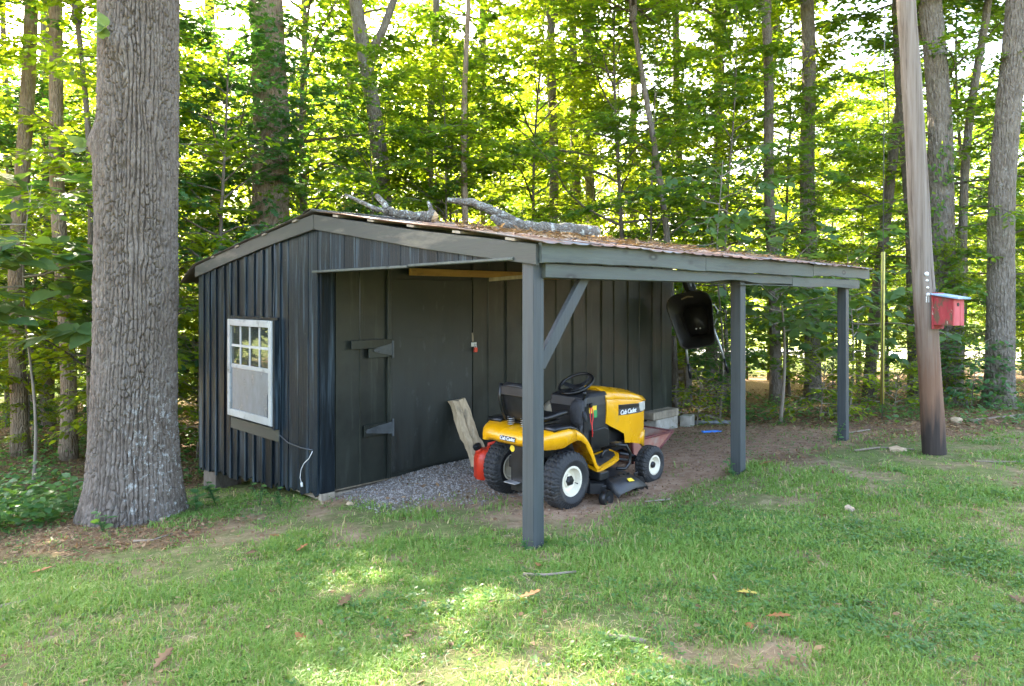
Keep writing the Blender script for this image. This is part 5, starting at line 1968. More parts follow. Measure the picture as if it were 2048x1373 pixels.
def fill(n, xr, yr, kinds, srange, rad=1.6):
    c_, t_ = 0, 0
    while c_ < n and t_ < 4000:
        t_ += 1
        Y = rs.uniform(*yr)
        f_ = rs.uniform(*xr)
        X = f_ * Y
        if not ok_spot(X, Y, rad):
            continue
        spots.append((X, Y))
        kd = int(rs.choice(kinds))
        pxc = 1024 + X / Y * 1400
        what = ('lobed-leaved green young maple', 'light oval-leaved young tree', 'tall yellow-green young tree', 'dark lobed-leaved young oak', 'tall slender green young tree')[kd]
        deep = 'at the edge of the wood' if Y < 15.5 else ('within the wood' if Y < 23 else 'deep in the wood')
        where = ('left of the massive oak' if pxc < 190 else 'behind the gable wall' if pxc < 560 else 'above the shed ridge' if pxc < 860 else
                 'above the middle of the roof' if pxc < 1160 else 'above the carport eave' if pxc < 1480 else 'between the right carport posts' if pxc < 1700 else 'around the utility pole' if pxc < 1900 else 'at the right edge')
        place_sapling(kd, X, Y, rs.uniform(0, 6.28), rs.uniform(*srange), what + ' ' + deep + ' ' + where, 'tree', 'young trees filling the wood')
        c_ += 1


fill(16, (-.86, -.42), (9.8, 19), (0, 1, 2, 3, 1, 2), (.75, 1.1))
fill(20, (-.42, .25), (13.5, 24), (0, 1, 2, 2, 4, 1), (.8, 1.15))
fill(20, (.2, .8), (13.5, 24), (0, 1, 2, 4), (.7, 1.05))
fill(9, (-.33, .22), (12.6, 16), (0, 1, 2, 0), (.7, .95), 1.3)
fill(24, (-.9, .75), (24, 33), (1, 2, 2, 4), (.95, 1.35))


# low leafy brush between the trunks
kq = 0
tq = 0
while kq < 26 and tq < 3000:
    tq += 1
    Y = rs.uniform(11.0, 19.5)
    X = rs.uniform(-.78, .78) * Y
    if not ok_spot(X, Y, .9) or (X > 3 and Y < 13):
        continue
    spots.append((X, Y))
    kd = int(rs.choice((0, 1, 2, 1)))
    pxc = 1024 + X / Y * 1400
    where = ('left of the massive oak' if pxc < 190 else 'behind the gable wall' if pxc < 640 else 'behind the shed roof' if pxc < 1340 else 'seen through the carport' if pxc < 1700 else 'around the foot of the utility pole' if pxc < 1910 else 'at the right edge')
    place_sapling(kd, X, Y, rs.uniform(0, 6.28), rs.uniform(.26, .42), ('small lobed-leaved bush', 'light green oval-leaved bush', 'yellow-green spreading bush')[kd] + ' on the forest floor ' + where, 'bush', 'low brush on the forest floor', 'bush', ('stem', 'foliage'))
    kq += 1

# dark leafy young trees close behind the shed, left and right of the thick trunk
place_sapling(3, pxX(455, 11.0), 11.0, 1.0, .80, 'dark green young oak with lobed leaves behind the left roof edge')
place_sapling(3, pxX(625, 13.4), 13.4, 2.6, .85, 'dark green young oak right of the thick brown trunk')
place_sapling(0, pxX(870, 14.2), 14.2, .4, .72, 'green young maple behind the roof ridge beside the dead trunk')
place_sapling(3, pxX(300, 12.2), 12.2, 4.0, .8, 'dark green young oak right behind the massive oak trunk')

# lobed leaf clumps on the thick brown trunk
rng = np.random.default_rng(31)


def free_spray(name, org, nb, R0, zr, leaf, nl, twigs, mat, shape, label, cat, az0=None, elev=(-10, 30), bark='bark_young', rb=.014, stem=None, flat=.35, droop=.35, twig_len=(.25, .6), group=None):
    g = gz1(org[0], org[1])
    o = empty(name, (org[0], org[1], g - .02))
    z0, z1 = zr[0] - g, zr[1] - g
    mb, (P, D, N, S, T) = crown_parts(rng, z0, z1, R0, nb, twigs, nl, leaf, lambda u: .7 + .3 * math.sin(math.pi * u), lambda z: (.06 * math.sin(z * 1.7), .04 * math.cos(z * 1.3)), elev=elev, rbase=rb, inner=.2, twig_len=twig_len, flat=flat, droop=droop, az0=az0)
    n = 14
    hh = z1 + .2
    st_ = stem or .022
    mb.tube([(.06 * math.sin(hh * k / n * 1.7), .04 * math.cos(hh * k / n * 1.3), hh * k / n - (.1 if k == 0 else 0)) for k in range(n + 1)], [st_ * (1 - .8 * k / n) for k in range(n + 1)], 7)
    mb.build('stem', MAT[bark], o, True)
    link('foliage', leaves_mesh('foliage', P, D, N, S, shape, T, MAT[mat]), o)
    tag(o, label, cat, group)
    return o


# big pale leaves left of the oak trunk
free_spray('broadleaf_sapling', (pxX(60, 8.6), 8.6), 15, 1.25, (1.6, 3.1), .30, 6, 4, 'leaf_broad', LEAF_HEART, 'broad-leaved sapling with large pale leaves left of the massive oak', 'sapling', elev=(-5, 20), droop=.25, flat=.28)
# redbud-like saplings with big heart leaves behind the carport
free_spray('heart_leaf_sapling', (pxX(1562, 10.6), 10.6), 16, 1.1, (1.35, 2.5), .17, 6, 4, 'leaf_broad', LEAF_HEART, 'pale forked sapling with heart-shaped leaves between the right carport posts', 'sapling', stem=.032, elev=(5, 35), twig_len=(.2, .5))
free_spray('heart_leaf_sapling', (pxX(1700, 11.4), 11.4), 16, 1.3, (1.0, 2.4), .17, 6, 4, 'leaf_broad', LEAF_HEART, 'leafy sapling with heart-shaped leaves directly behind the right carport post', 'sapling', elev=(0, 25), twig_len=(.2, .5))
free_spray('vine_sapling', (pxX(1440, 11.6), 11.6), 14, 1.25, (2.3, 4.0), .17, 5, 4, 'leaf_broad', LEAF_HEART, 'tall thin sapling with yellowish oval leaves arching over the carport roof', 'sapling', elev=(-25, 25), droop=.5, twig_len=(.3, .6))
free_spray('fern_sapling', (pxX(1432, 11.9), 11.9), 26, .62, (.1, 1.05), .085, 12, 5, 'leaf_weed', LEAF_OVAL, 'feathery green sapling in front of the rail fence', 'sapling', elev=(10, 60), stem=.012, rb=.006, twig_len=(.2, .45))
free_spray('shrub', (pxX(1642, 11.0), 11.0), 20, .75, (.1, .85), .10, 9, 4, 'leaf_sun', LEAF_OVAL, 'yellow-green low shrub between the right carport posts', 'shrub', elev=(10, 60), stem=.012, rb=.006)
free_spray('shrub', (pxX(1395, 10.9), 10.9), 12, .42, (.0, .45), .085, 8, 4, 'leaf_sun', LEAF_OVAL, 'small yellow-green shrub just past the end of the shed wall', 'shrub', elev=(10, 60), stem=.01, rb=.006)
free_spray('shrub', (pxX(1790, 11.3), 11.3), 14, .55, (.1, .6), .09, 9, 4, 'leaf_sun', LEAF_OVAL, 'sparse yellowish shrub left of the foot of the utility pole', 'shrub', elev=(10, 60), stem=.01, rb=.006)
free_spray('shrub', (pxX(1945, 12.6), 12.6), 22, .75, (.1, 1.0), .12, 8, 4, 'leaf_oak', LEAF_OVAL, 'dark green shrub between the utility pole and the right edge tree', 'shrub', elev=(5, 50), stem=.012, rb=.006)
free_spray('shrub', (pxX(1850, 13.6), 13.6), 20, .8, (.2, 1.5), .11, 8, 4, 'leaf_maple', LEAF_OVAL, 'green shrub behind the foot of the utility pole', 'shrub', elev=(5, 50), stem=.012, rb=.006)
for (px_, Z, nm) in ((60, 12.6, 'shrub deep in shade at the far left edge'), (250, 11.5, 'shrub hidden mostly behind the massive oak'), (390, 11.0, 'green shrub between the oak and the shed corner')):
    free_spray('shrub', (pxX(px_, Z), Z), 24, .95, (-.4, 1.2), .11, 8, 4, 'leaf_maple', LEAF_OVAL, 'low ' + nm, 'shrub', elev=(5, 50), stem=.012, rb=.006)
# a dead twiggy stump past the wall end
st_ = empty('dead_stump', (pxX(1353, 11.6), 11.6, gz1(pxX(1353, 11.6), 11.6)))
tag(st_, 'dark dead twisted stump just past the far end of the shed', 'stump')
MB().tube([(0, 0, -.1), (.03, 0, .2), (-.03, .02, .45), (.02, 0, .75)], [.06, .05, .035, .012], 8).tube([(-.02, 0, .1), (.10, -.03, .3), (.14, -.02, .42)], [.03, .02, .008], 6).tube([(0, 0, .3), (-.10, 0, .45), (-.12, 0, .6)], [.025, .018, .006], 6).build('stump_wood', MAT['bark_dark'], st_, True)
# vine climbing the pale trunk behind the pole
vx, vy = pxX(1893, 13.5), 13.5
vn = empty('climbing_vine', (vx, vy, gz1(vx, vy)))
tag(vn, 'green leafy vine climbing the pale trunk behind the utility pole', 'vine')
n = 900
zz = rng.uniform(.1, 5.6, n)
th = rng.uniform(-2.9, -.1, n)
rad_ = .30 + rng.uniform(0, .14, n) * (1 - zz / 9)
P = np.c_[-.055 * zz + rad_ * np.cos(th), rad_ * np.sin(th), zz]
keep = fbm(th * 1.4, zz * 1.1, 8, 3) > .48
P, th = P[keep], th[keep]
D = np.c_[rng.normal(0, .6, len(P)), rng.normal(-.2, .3, len(P)), rng.uniform(-1, -.1, len(P))]
N = np.c_[np.cos(th), np.sin(th), np.full(len(P), .4)] + rng.normal(0, .3, (len(P), 3))
link('foliage', leaves_mesh('foliage', P, D, N, rng.uniform(.07, .12, len(P)), LEAF_OVAL, rng.uniform(0, 1, len(P)), MAT['leaf_maple']), vn)
MB().tube([(.25 * math.cos(a * .8 - 2.4) - .055 * a, .25 * math.sin(a * .8 - 2.4) - .02, a) for a in np.linspace(0, 5.4, 20)], .012, 6).build('stem', MAT['bark_brown'], vn, True)

# leaf clumps sprouting from the thick brown trunk
tx0 = pxX(548, 12.1)
P_, D_, N_, S_, T_ = [], [], [], [], []
rg = np.random.default_rng(91)
ST = []
for (px_, py_, n_) in ((540, 60, 6), (560, 110, 7), (510, 150, 6), (545, 210, 8), (575, 150, 6), (520, 260, 6), (590, 230, 6), (560, 300, 4), (540, 395, 4)):
    for q in range(n_):
        ST.append((pxX(px_ + rg.normal(0, 18), 12.05), 12.05 + rg.uniform(-.3, .1), pyZ(py_ + rg.normal(0, 14), 12.05)))
ST = np.array(ST)
DI = unit(np.c_[rg.normal(0, .8, len(ST)), rg.uniform(-1, .2, len(ST)), rg.normal(-.1, .3, len(ST))])
P, D, N, S, T = spray_leaves(rg, ST - np.array([tx0, 12.5, 0]), DI, rg.uniform(.25, .55, len(ST)), 12, .12, .5, .4)
cl = empty('trunk_sprouts', (tx0, 12.5, 0))
tag(cl, 'bunches of dark lobed leaves sprouting along the thick brown trunk', 'foliage')
link('foliage', leaves_mesh('foliage', P, D, N, S, LEAF_LOBE, T, MAT['leaf_oak']), cl)
for s, d in zip(ST - np.array([tx0, 12.5, 0]), DI):
    MB().tube([s - np.array([0, -.15, .05]), s, s + d * .35], [.008, .006, .003], 4, False).build('twig', MAT['bark_young'], cl)

# ------------------------------------------------------------------ far woodland beyond the drive (one mass)
rw = np.random.default_rng(17)
n = 76000
ang = rw.uniform(-.95, .95, n)
ds = rw.uniform(40, 58, n)
ds = np.where(np.tan(ang) > .12, ds + 32, ds)
X = np.tan(ang) * ds
Y = ds + 0 * X
hmax = np.where(np.tan(ang) > .12, 11 + 10 * fbm(X * .12, Y * .0 + 3, 4, 3), 14 + 10 * fbm(X * .16, Y * 0 + 1, 4, 3))
Z = -1.2 + hmax * rw.uniform(0, 1, n) ** .8
clump = fbm(X * .5 + Y * .3, Z * .6, 12, 3)
kp = clump > .44
P = np.c_[X, Y, Z][kp]
m = len(P)
D = rw.normal(0, 1, (m, 3))
N = np.array([[0, -.3, 1.0]]) + rw.normal(0, .6, (m, 3))
wd = link('woodland', leaves_mesh('woodland', P, D, N, rw.uniform(.35, .8, m), LEAF_OVAL, rw.uniform(0, 1, m), MAT['leaf_sun']))
tag(wd, 'bright leafy woodland in the far distance', 'woodland', kind='stuff')

# ------------------------------------------------------------------ logs and litter on the roof


def roof_pt(px, y, lift=0.0):
    """point on the front roof sheet in photo column px, y metres (negative) in front of the ridge"""
    r = (px - 1024) / 1400.
    X0, Y0 = s2w(0, y)
    t = (r * Y0 - X0) / (VX - r * VY)
    X, Y = s2w(t, y)
    return Vector((X, Y, ZR + RS * y + .178 + lift))


def log(name, pts, rads, label, side=()):
    b = pts[0]
    o = empty(name, b)
    mb = MB()
    rr3 = random.Random(len(label))
    fine, fr_ = [], []
    for i in range(len(pts) - 1):
        for k in range(5):
            u = k / 5
            fine.append(pts[i].lerp(pts[i + 1], u) - b + Vector([rr3.uniform(-.008, .008) for _ in range(3)]))
            fr_.append((rads[i] * (1 - u) + rads[i + 1] * u) * rr3.uniform(.92, 1.1))
    fine.append(pts[-1] - b)
    fr_.append(rads[-1])
    mb.tube(fine, fr_, 12)
    mb.build('wood', MAT['log'], o, True)
    for sp_, sr_ in side:
        MB().tube([p - b for p in sp_], sr_, 8).build('side_branch', MAT['log'], o, True)
    d = (pts[0] - pts[1]).normalized()
    MB().tube([-d * .01, d * .02, d * .05], [rads[0] * 1.02, rads[0] * .9, rads[0] * .25], 10).build('broken_end', MAT['cutwood'], o)
    tag(o, label, 'log')
    return o


e = [roof_pt(1192, -.75, .065), roof_pt(1140, -.62, .07), roof_pt(1085, -.55, .055), roof_pt(1040, -.55, .06)]
e.append(e[-1] + Vector((-.30, .0, .16)))
e.append(e[-1] + Vector((-.22, .0, .09)))
e.append(e[-1] + Vector((-.28, .0, .03)))
log('fallen_log', e, [.085, .075, .065, .06, .048, .042, .028], 'thick grey lichened log lying on the carport roof',
    [([roof_pt(1050, -.55, .06), roof_pt(1005, -.5, .05), roof_pt(985, -.5, .12)], [.05, .055, .035])])
f = [roof_pt(866, -.55, .06), roof_pt(838, -.45, .045), roof_pt(795, -.4, .045), roof_pt(776, -.4, .06)]
f2 = [f[-1], f[-1] + Vector((-.13, .02, .03)), f[-1] + Vector((-.27, .05, .10)), f[-1] + Vector((-.42, .05, .17))]
log('fallen_branch', f, [.065, .045, .042, .04], 'crooked lichened branch lying near the peak of the shed roof',
    [(f2, [.028, .024, .020, .012]), ([f[-1], f[-1] + Vector((-.04, .02, .08)), f[-1] + Vector((-.12, .05, .16))], [.034, .030, .024]), ([f[0], f[0] + Vector((-.03, 0, .10)), f[0] + Vector((-.05, 0, .15))], [.03, .02, .012])])

MAT['dead_leaf'] = leafmat('dead_leaf', (.13, .075, .04), (.24, .145, .075), (.40, .28, .17), (.20, .10, .03), (.42, .26, .10), .3, .7)
MAT['orange_leaf'] = leafmat('fresh_fallen_leaf', (.28, .13, .05), (.36, .20, .08), (.42, .28, .12), (.40, .18, .04), (.5, .3, .05), .3, .6)
MAT['yellow_leaf'] = leafmat('yellow_fallen_leaf', (.50, .40, .09), (.56, .46, .12), (.55, .48, .16), (.5, .4, .08), (.55, .45, .1), .3, .6)

# roof litter
rl = np.random.default_rng(3)
n = 2600
px_ = rl.uniform(700, 1700, n)
xl = rl.uniform(.2, 6.3, n)
yl = -rl.uniform(.1, 2.85, n)
kp = (fbm(xl * 1.6, yl * 1.6, 44, 3) > .5)
xl, yl = xl[kp], yl[kp]
n = len(xl)
wx = CX + xl * VX - yl * VY
wy = CY + xl * VY + yl * VX
wz = ZR + RS * yl + .182 + rl.uniform(0, .015, n)
D = np.c_[rl.normal(0, 1, n), rl.normal(0, 1, n), rl.normal(0, .12, n)]
N = np.array([[0, 0, 1.]]) + rl.normal(0, .3, (n, 3))
rlit = link('leaf_litter', leaves_mesh('leaf_litter', np.c_[wx, wy, wz], D, N, rl.uniform(.04, .11, n), [(0, 0, 0), (.3, .12, .08), (.7, .14, .1), (1, 0, .02), (.7, -.14, .1), (.3, -.12, .08)], rl.uniform(0, 1, n), MAT['dead_leaf']))
tag(rlit, 'dry brown leaves and twigs strewn on the carport roof', 'leaf litter', kind='stuff')

# ------------------------------------------------------------------ ground cover


def in_view(n, ymin, ymax, rng_, xm=.80, pad=.5, power=1.0):
    """random ground points in front of the camera, denser near it"""
    u = rng_.uniform(0, 1, n)
    Y = ymin * (ymax / ymin) ** (u ** power)
    X = rng_.uniform(-1, 1, n) * (xm * Y + pad)
    return X, Y


def grass_mask(X, Y):
    g_, d_, l_ = zones(X, Y)
    x, y = w2s(X, Y)
    base = 1 - np.clip(np.maximum(np.maximum(g_ * .97, d_ * .97), l_ * .93), 0, 1)
    patch = fbm(X * .9 + 3, Y * .9, 61, 4)
    p2 = fbm(X * 2.6, Y * 2.6 + 4, 67, 3)
    bare = sstep(.43, .58, patch * .6 + p2 * .4)
    bare = np.maximum(bare, .85 * sstep(1.4, .7, np.hypot((X - 1.5) / .85, (Y - 3.65) / .75) + (p2 - .5) * .8))
    # bare streaks in the foreground
    for (bx, by, rx, ry) in ((.35, 3.35, .62, .17), (.95, 3.05, .55, .15), (-.95, 3.95, .42, .16), (-3.6, 5.15, 1.3, .35), (-2.3, 4.55, .9, .25), (-1.9, 3.75, .6, .2)):
        bare = bare * (1 - .9 * sstep(1.25, .55, np.hypot((X - bx) / rx, (Y - by) / ry) + (p2 - .5) * .9))
    inside = (x > 0) & (x < 6.05) & (y > -.03) & (y < 2.84)
    clump = sstep(.36, .56, fbm(X * 6.5, Y * 6.5, 73, 3))
    return np.where(inside, 0, base * (.08 + .92 * bare) * (.30 + .70 * clump))


rgx = np.random.default_rng(42)
# tuft centres
n0 = 90000
X, Y = in_view(n0, 2.3, 13.5, rgx, power=.95)
gm = grass_mask(X, Y)
hgt = .30 + 1.35 * fbm(X * 1.6, Y * 1.6 + 9, 71, 3)
kp = rgx.uniform(0, 1, n0) < gm * sstep(14.5, 9, Y)
tX, tY, tH = X[kp], Y[kp], hgt[kp]
nb_ = np.where(tY < 5, 13, np.where(tY < 8, 9, 6))
rep = np.repeat(np.arange(len(tX)), nb_)
m = len(rep)
sp = .030 + .012 * tY[rep] / 4
bx = tX[rep] + rgx.normal(0, 1, m) * sp
by = tY[rep] + rgx.normal(0, 1, m) * sp
bz = gz(bx, by)
az = rgx.uniform(0, 2 * np.pi, m)
L = (.018 + .042 * rgx.uniform(0, 1, m) ** 1.8) * tH[rep] * (1 + .5 * (rgx.uniform(0, 1, m) < .05))
W = np.maximum(.0021, .00075 * tY[rep]) * rgx.uniform(.7, 1.3, m)
lean = rgx.uniform(.15, 1.25, m)
dx, dy = np.cos(az), np.sin(az)
qx, qy = -dy, dx
B = np.c_[bx, by, bz - .004]
h1 = L * .6
P1 = B + np.c_[dx * lean * h1 * .45, dy * lean * h1 * .45, h1 * .9]
P2 = B + np.c_[dx * lean * L, dy * lean * L, L * (1 - .38 * np.minimum(lean, 1.1))]
s1 = np.c_[qx, qy, np.zeros(m)] * W[:, None]
V = np.stack([B - s1, B + s1, P1 + s1 * .8, P1 - s1 * .8, P2], 1).reshape(-1, 3)
o5 = np.arange(m)[:, None] * 5
# two triangles + one tip as triangles only (uniform)
F = np.concatenate([o5 + np.array([[0, 1, 2]]), o5 + np.array([[0, 2, 3]]), o5 + np.array([[3, 2, 4]])], 1).reshape(-1, 3)
dry = (rgx.uniform(0, 1, m) < .06 + .10 * (1 - np.clip(gm[kp][rep] * 1.3, 0, 1)))
tint = np.clip(.05 + .55 * rgx.uniform(0, 1, m) * .6 + .35 * fbm(bx * 1.2, by * 1.2, 81, 3), 0, .80)
tint = np.where(dry, rgx.uniform(.93, 1.0, m), tint)
MAT['grass'] = leafmat('lawn_grass', (.085, .185, .034), (.175, .30, .06), (.42, .34, .17), (.12, .32, .03), (.42, .44, .10), .35, .5)
nt = MAT['grass'].node_tree
for nn in nt.nodes:
    if nn.type == 'VALTORGB' and len(nn.color_ramp.elements) == 3:
        e_ = nn.color_ramp.elements
        e_[1].position = .82
        e_[2].position = .93
gme2 = npmesh('lawn_grass', V, F, False, [('tint', 'FACE', np.repeat(tint, 3))])
gme2.materials.append(MAT['grass'])
tag(link('lawn_grass', gme2), 'patchy green lawn grass in front of the shed', 'grass', kind='stuff')

# dry thatch lying on the bare soil
n0 = 42000
X, Y = in_view(n0, 2.3, 10.5, rgx, power=1.0)
g_, d_, l_ = zones(X, Y)
x, y = w2s(X, Y)
kp = (rgx.uniform(0, 1, n0) < .75 * (1 - np.clip(g_ + d_ * .8 + l_ * .6, 0, 1))) & ~((x > 0) & (x < 6.05) & (y > -.03) & (y < 2.84))
X, Y = X[kp], Y[kp]
m = len(X)
D = np.c_[rgx.normal(0, 1, m), rgx.normal(0, 1, m), rgx.normal(0, .15, m)]
N = np.array([[0, 0, 1.]]) + rgx.normal(0, .3, (m, 3))
th_ = link('dry_thatch', leaves_mesh('dry_thatch', np.c_[X, Y, gz(X, Y) + rgx.uniform(.002, .010, m)], D, N, rgx.uniform(.02, .06, m), [(0, -.035, 0), (1, -.02, 0), (1, .02, .0), (0, .035, 0)], rgx.uniform(0, 1, m),
           leafmat('dry_thatch', (.20, .14, .08), (.32, .25, .15), (.48, .40, .26), (.3, .22, .1), (.4, .3, .15), .2, .8)))
tag(th_, 'dry straw thatch lying on the bare soil of the lawn', 'thatch', kind='stuff')

# low weeds and clover between the grass
n0 = 38000
X, Y = in_view(n0, 2.4, 16, rgx, power=1.0)
gm = grass_mask(X, Y)
_, dd_, ll_ = zones(X, Y)
wz_ = np.clip(gm * (.25 + .75 * sstep(-1.0, 2.5, X - .2 * (Y - 5))) + ll_ * .20, 0, 1)
wz_ = wz_ * sstep(.36, .56, fbm(X * 1.4, Y * 1.4, 93, 3))
kp = rgx.uniform(0, 1, n0) < wz_
X, Y = X[kp], Y[kp]
nl = 6
rep = np.repeat(np.arange(len(X)), nl)
m = len(rep)
az = np.tile(np.arange(nl) * 2 * np.pi / nl, len(X)) + rgx.uniform(0, 1, m) * .8
st = np.repeat(rgx.uniform(.012, .035, len(X)), nl)
cx_ = X[rep] + np.cos(az) * st * .5
cy_ = Y[rep] + np.sin(az) * st * .5
P = np.c_[cx_, cy_, gz(cx_, cy_) + rgx.uniform(.006, .035, m)]
D = np.c_[np.cos(az), np.sin(az), rgx.uniform(-.1, .5, m)]
N = np.array([[0, 0, 1.]]) + rgx.normal(0, .25, (m, 3))
S = np.maximum(rgx.uniform(.014, .030, m), .0030 * Y[rep])
cov = link('ground_weeds', leaves_mesh('ground_weeds', P, D, N, S, [(0, 0, 0), (.45, .34, .02), (1, 0, 0), (.45, -.34, .02)], rgx.uniform(0, 1, m), MAT['leaf_weed']))
tag(cov, 'small clover and broad weeds growing low in the lawn', 'ground cover', kind='stuff')

# leafy undergrowth at the left edge and along the wood's edge
def undergrowth(name, n, xr, yr, h, leaf, label, mat='leaf_weed', thr=.45, rngs=7):
    r_ = np.random.default_rng(rngs)
    X, Y = r_.uniform(*xr, n), r_.uniform(*yr, n)
    kp = fbm(X * 1.0, Y * 1.0, 55 + rngs, 3) > thr
    x, y = w2s(X, Y)
    kp &= ~((x > -.15) & (x < 6.4) & (y > -2.7) & (y < 3.0)) & (np.hypot(X - OX, Y - OY) > .62)
    X, Y = X[kp], Y[kp]
    hh = h * r_.uniform(.3, 1, len(X)) * (.5 + fbm(X * 1.5, Y * 1.5, 5, 3))
    k = 9
    rep = np.repeat(np.arange(len(X)), k)
    m = len(rep)
    t = np.tile((np.arange(k) + .6) / k, len(X))
    az = np.tile(np.arange(k) * 2.4, len(X)) + X[rep] * 50
    g0 = gz(X, Y)
    rr_ = leaf * .35
    P = np.c_[X[rep] + np.cos(az) * rr_, Y[rep] + np.sin(az) * rr_, g0[rep] + hh[rep] * t]
    D = np.c_[np.cos(az), np.sin(az), r_.uniform(-.5, .2, m)]
    N = np.array([[0, 0, 1.]]) + r_.normal(0, .3, (m, 3))
    S = leaf * r_.uniform(.5, 1.15, m)
    o = link(name, leaves_mesh(name, P, D, N, S, LEAF_OVAL[:1] + [(.35, .33, .03), (.72, .24, .01), (1, 0, -.05), (.72, -.24, .01), (.35, -.33, .03)], r_.uniform(0, 1, m), MAT[mat]))
    tag(o, label, 'undergrowth', kind='stuff')


undergrowth('undergrowth', 520, (-6.6, -4.15), (5.9, 8.2), .42, .095, 'dense broad-leaved undergrowth left of the massive oak', 'leaf_weed', .34, 3)
undergrowth('undergrowth', 700, (-10, -2.4), (8.3, 13), .35, .09, 'scattered green undergrowth on the forest floor at the left', 'leaf_weed', .47, 4)
undergrowth('undergrowth', 900, (1.5, 12), (10.2, 17), .32, .08, 'scattered green undergrowth on the forest floor at the right', 'leaf_weed', .50, 5)
undergrowth('undergrowth', 300, (6.0, 12), (9.8, 13), .25, .07, 'green weeds around the right edge trees', 'leaf_weed', .42, 6)


def weed(px_, Z, h, n, leaf, label):
    X0 = pxX(px_, Z)
    g = gz1(X0, Z)
    o = empty('weed_plant', (X0, Z, g))
    tag(o, label, 'weed')
    r_ = np.random.default_rng(int(px_))
    mb = MB()
    P, D = [], []
    for s in range(3):
        a = r_.uniform(0, 6.28)
        tip = np.array([math.cos(a) * h * .35, math.sin(a) * h * .35, h * r_.uniform(.7, 1)])
        mb.tube([(0, 0, 0), tip * .5 + np.array([0, 0, .02]), tip], [.004, .003, .0015], 5)
        for q in range(n // 3):
            t = .25 + .75 * q / (n // 3)
            P.append(tip * t)
            b = q * 2.4 + s
            D.append((math.cos(b), math.sin(b), r_.uniform(-.1, .4)))
    P, D = np.array(P), np.array(D)
    N = np.array([[0, -.2, 1.]]) + r_.normal(0, .25, (len(P), 3))
    mb.build('stem', MAT['leaf_weed'], o)
    link('foliage', leaves_mesh('foliage', P, D, N, leaf * r_.uniform(.6, 1.1, len(P)), LEAF_OVAL, r_.uniform(0, 1, len(P)), MAT['leaf_weed']), o)


weed(205, 6.05, .20, 12, .10, 'little green plant at the foot of the massive oak')
weed(392, 6.65, .26, 16, .10, 'leafy weed between the oak and the rotten shed boards')
weed(432, 6.9, .28, 18, .10, 'bushy weed before the left end of the gable wall')
weed(520, 6.65, .25, 18, .07, 'weed growing up against the rotten gable boards')
weed(562, 6.45, .22, 18, .06, 'small weed near the shed corner under the hanging cable')
weed(1468, 6.55, .20, 12, .06, 'small weed at the foot of the middle carport post')
weed(1052, 4.55, .10, 10, .05, 'tiny weed at the foot of the nearest carport post')
weed(150, 6.6, .60, 16, .11, 'tall pale-leaved stalk rising left of the massive oak')
weed(1672, 8.4, .30, 14, .07, 'sprig growing beside the right carport post')

# gravel
ng = 20000
gxl, gwl = rgx.uniform(-.2, 3.1, ng), rgx.uniform(-.02, 2.1, ng)
X = CX + gxl * VX + gwl * VY
Y = CY + gxl * VY - gwl * VX
g_, d_, l_ = zones(X, Y)
kp = rgx.uniform(0, 1, ng) < g_
X, Y = X[kp], Y[kp]
m = len(X)
oc = np.array([(1, 0, 0), (-1, 0, 0), (0, 1, 0), (0, -1, 0), (0, 0, 1), (0, 0, -1)], float)
of = np.array([(0, 2, 4), (2, 1, 4), (1, 3, 4), (3, 0, 4), (2, 0, 5), (1, 2, 5), (3, 1, 5), (0, 3, 5)])
sz = rgx.uniform(.006, .014, (m, 1, 3)) * np.array([1, 1, .65])
rot = rgx.uniform(0, 6.28, m)
pts = oc[None] * sz * rgx.uniform(.7, 1.25, (m, 6, 1))
cr, sr = np.cos(rot)[:, None], np.sin(rot)[:, None]
px2 = pts[..., 0] * cr - pts[..., 1] * sr
py2 = pts[..., 0] * sr + pts[..., 1] * cr
V = np.stack([px2 + X[:, None], py2 + Y[:, None], pts[..., 2] + gz(X, Y)[:, None] + .004], -1).reshape(-1, 3)
F = (of[None] + (np.arange(m) * 6)[:, None, None]).reshape(-1, 3)
MAT['gravel'] = leafmat('pale_gravel', (.12, .10, .085), (.24, .22, .20), (.40, .37, .33), (.2, .2, .2), (.3, .3, .3), .0, .9)
gvm = npmesh('gravel', V, F, False, [('tint', 'FACE', np.repeat(rgx.uniform(0, 1, m), 8))])
gvm.materials.append(MAT['gravel'])
tag(link('gravel', gvm), 'pale grey gravel spread before the shed door', 'gravel', kind='stuff')

# dead leaves, chips and bits on dirt and forest floor
n0 = 84000
X, Y = in_view(n0, 2.6, 20, rgx, power=.75)
g_, d_, l_ = zones(X, Y)
x, y = w2s(X, Y)
pr_ = np.clip(l_ * .9 + d_ * .45 + g_ * .10 + .035, 0, 1)
pr_ = np.where((x > 0) & (x < 6.05) & (y > -.05) & (y < 2.84), 0, pr_)
kp = rgx.uniform(0, 1, n0) < pr_
X, Y = X[kp], Y[kp]
dz_ = d_[kp]
m = len(X)
P = np.c_[X, Y, gz(X, Y) + rgx.uniform(.002, .018, m)]
D = np.c_[rgx.normal(0, 1, m), rgx.normal(0, 1, m), rgx.normal(0, .2, m)]
N = np.array([[0, 0, 1.]]) + rgx.normal(0, .38, (m, 3))
S = rgx.uniform(.022, .07, m) * np.where(dz_ > .5, .6, 1) * np.where(Y < 9, .8, 1.1)
tag(link('leaf_litter', leaves_mesh('leaf_litter', P, D, N, S, [(0, 0, 0), (.3, .20, .09), (.7, .22, .10), (1, 0, .0), (.7, -.20, .09), (.3, -.22, .02)], rgx.uniform(0, 1, m), MAT['dead_leaf'])), 'dry brown leaf litter on the earth and forest floor', 'leaf litter', kind='stuff')

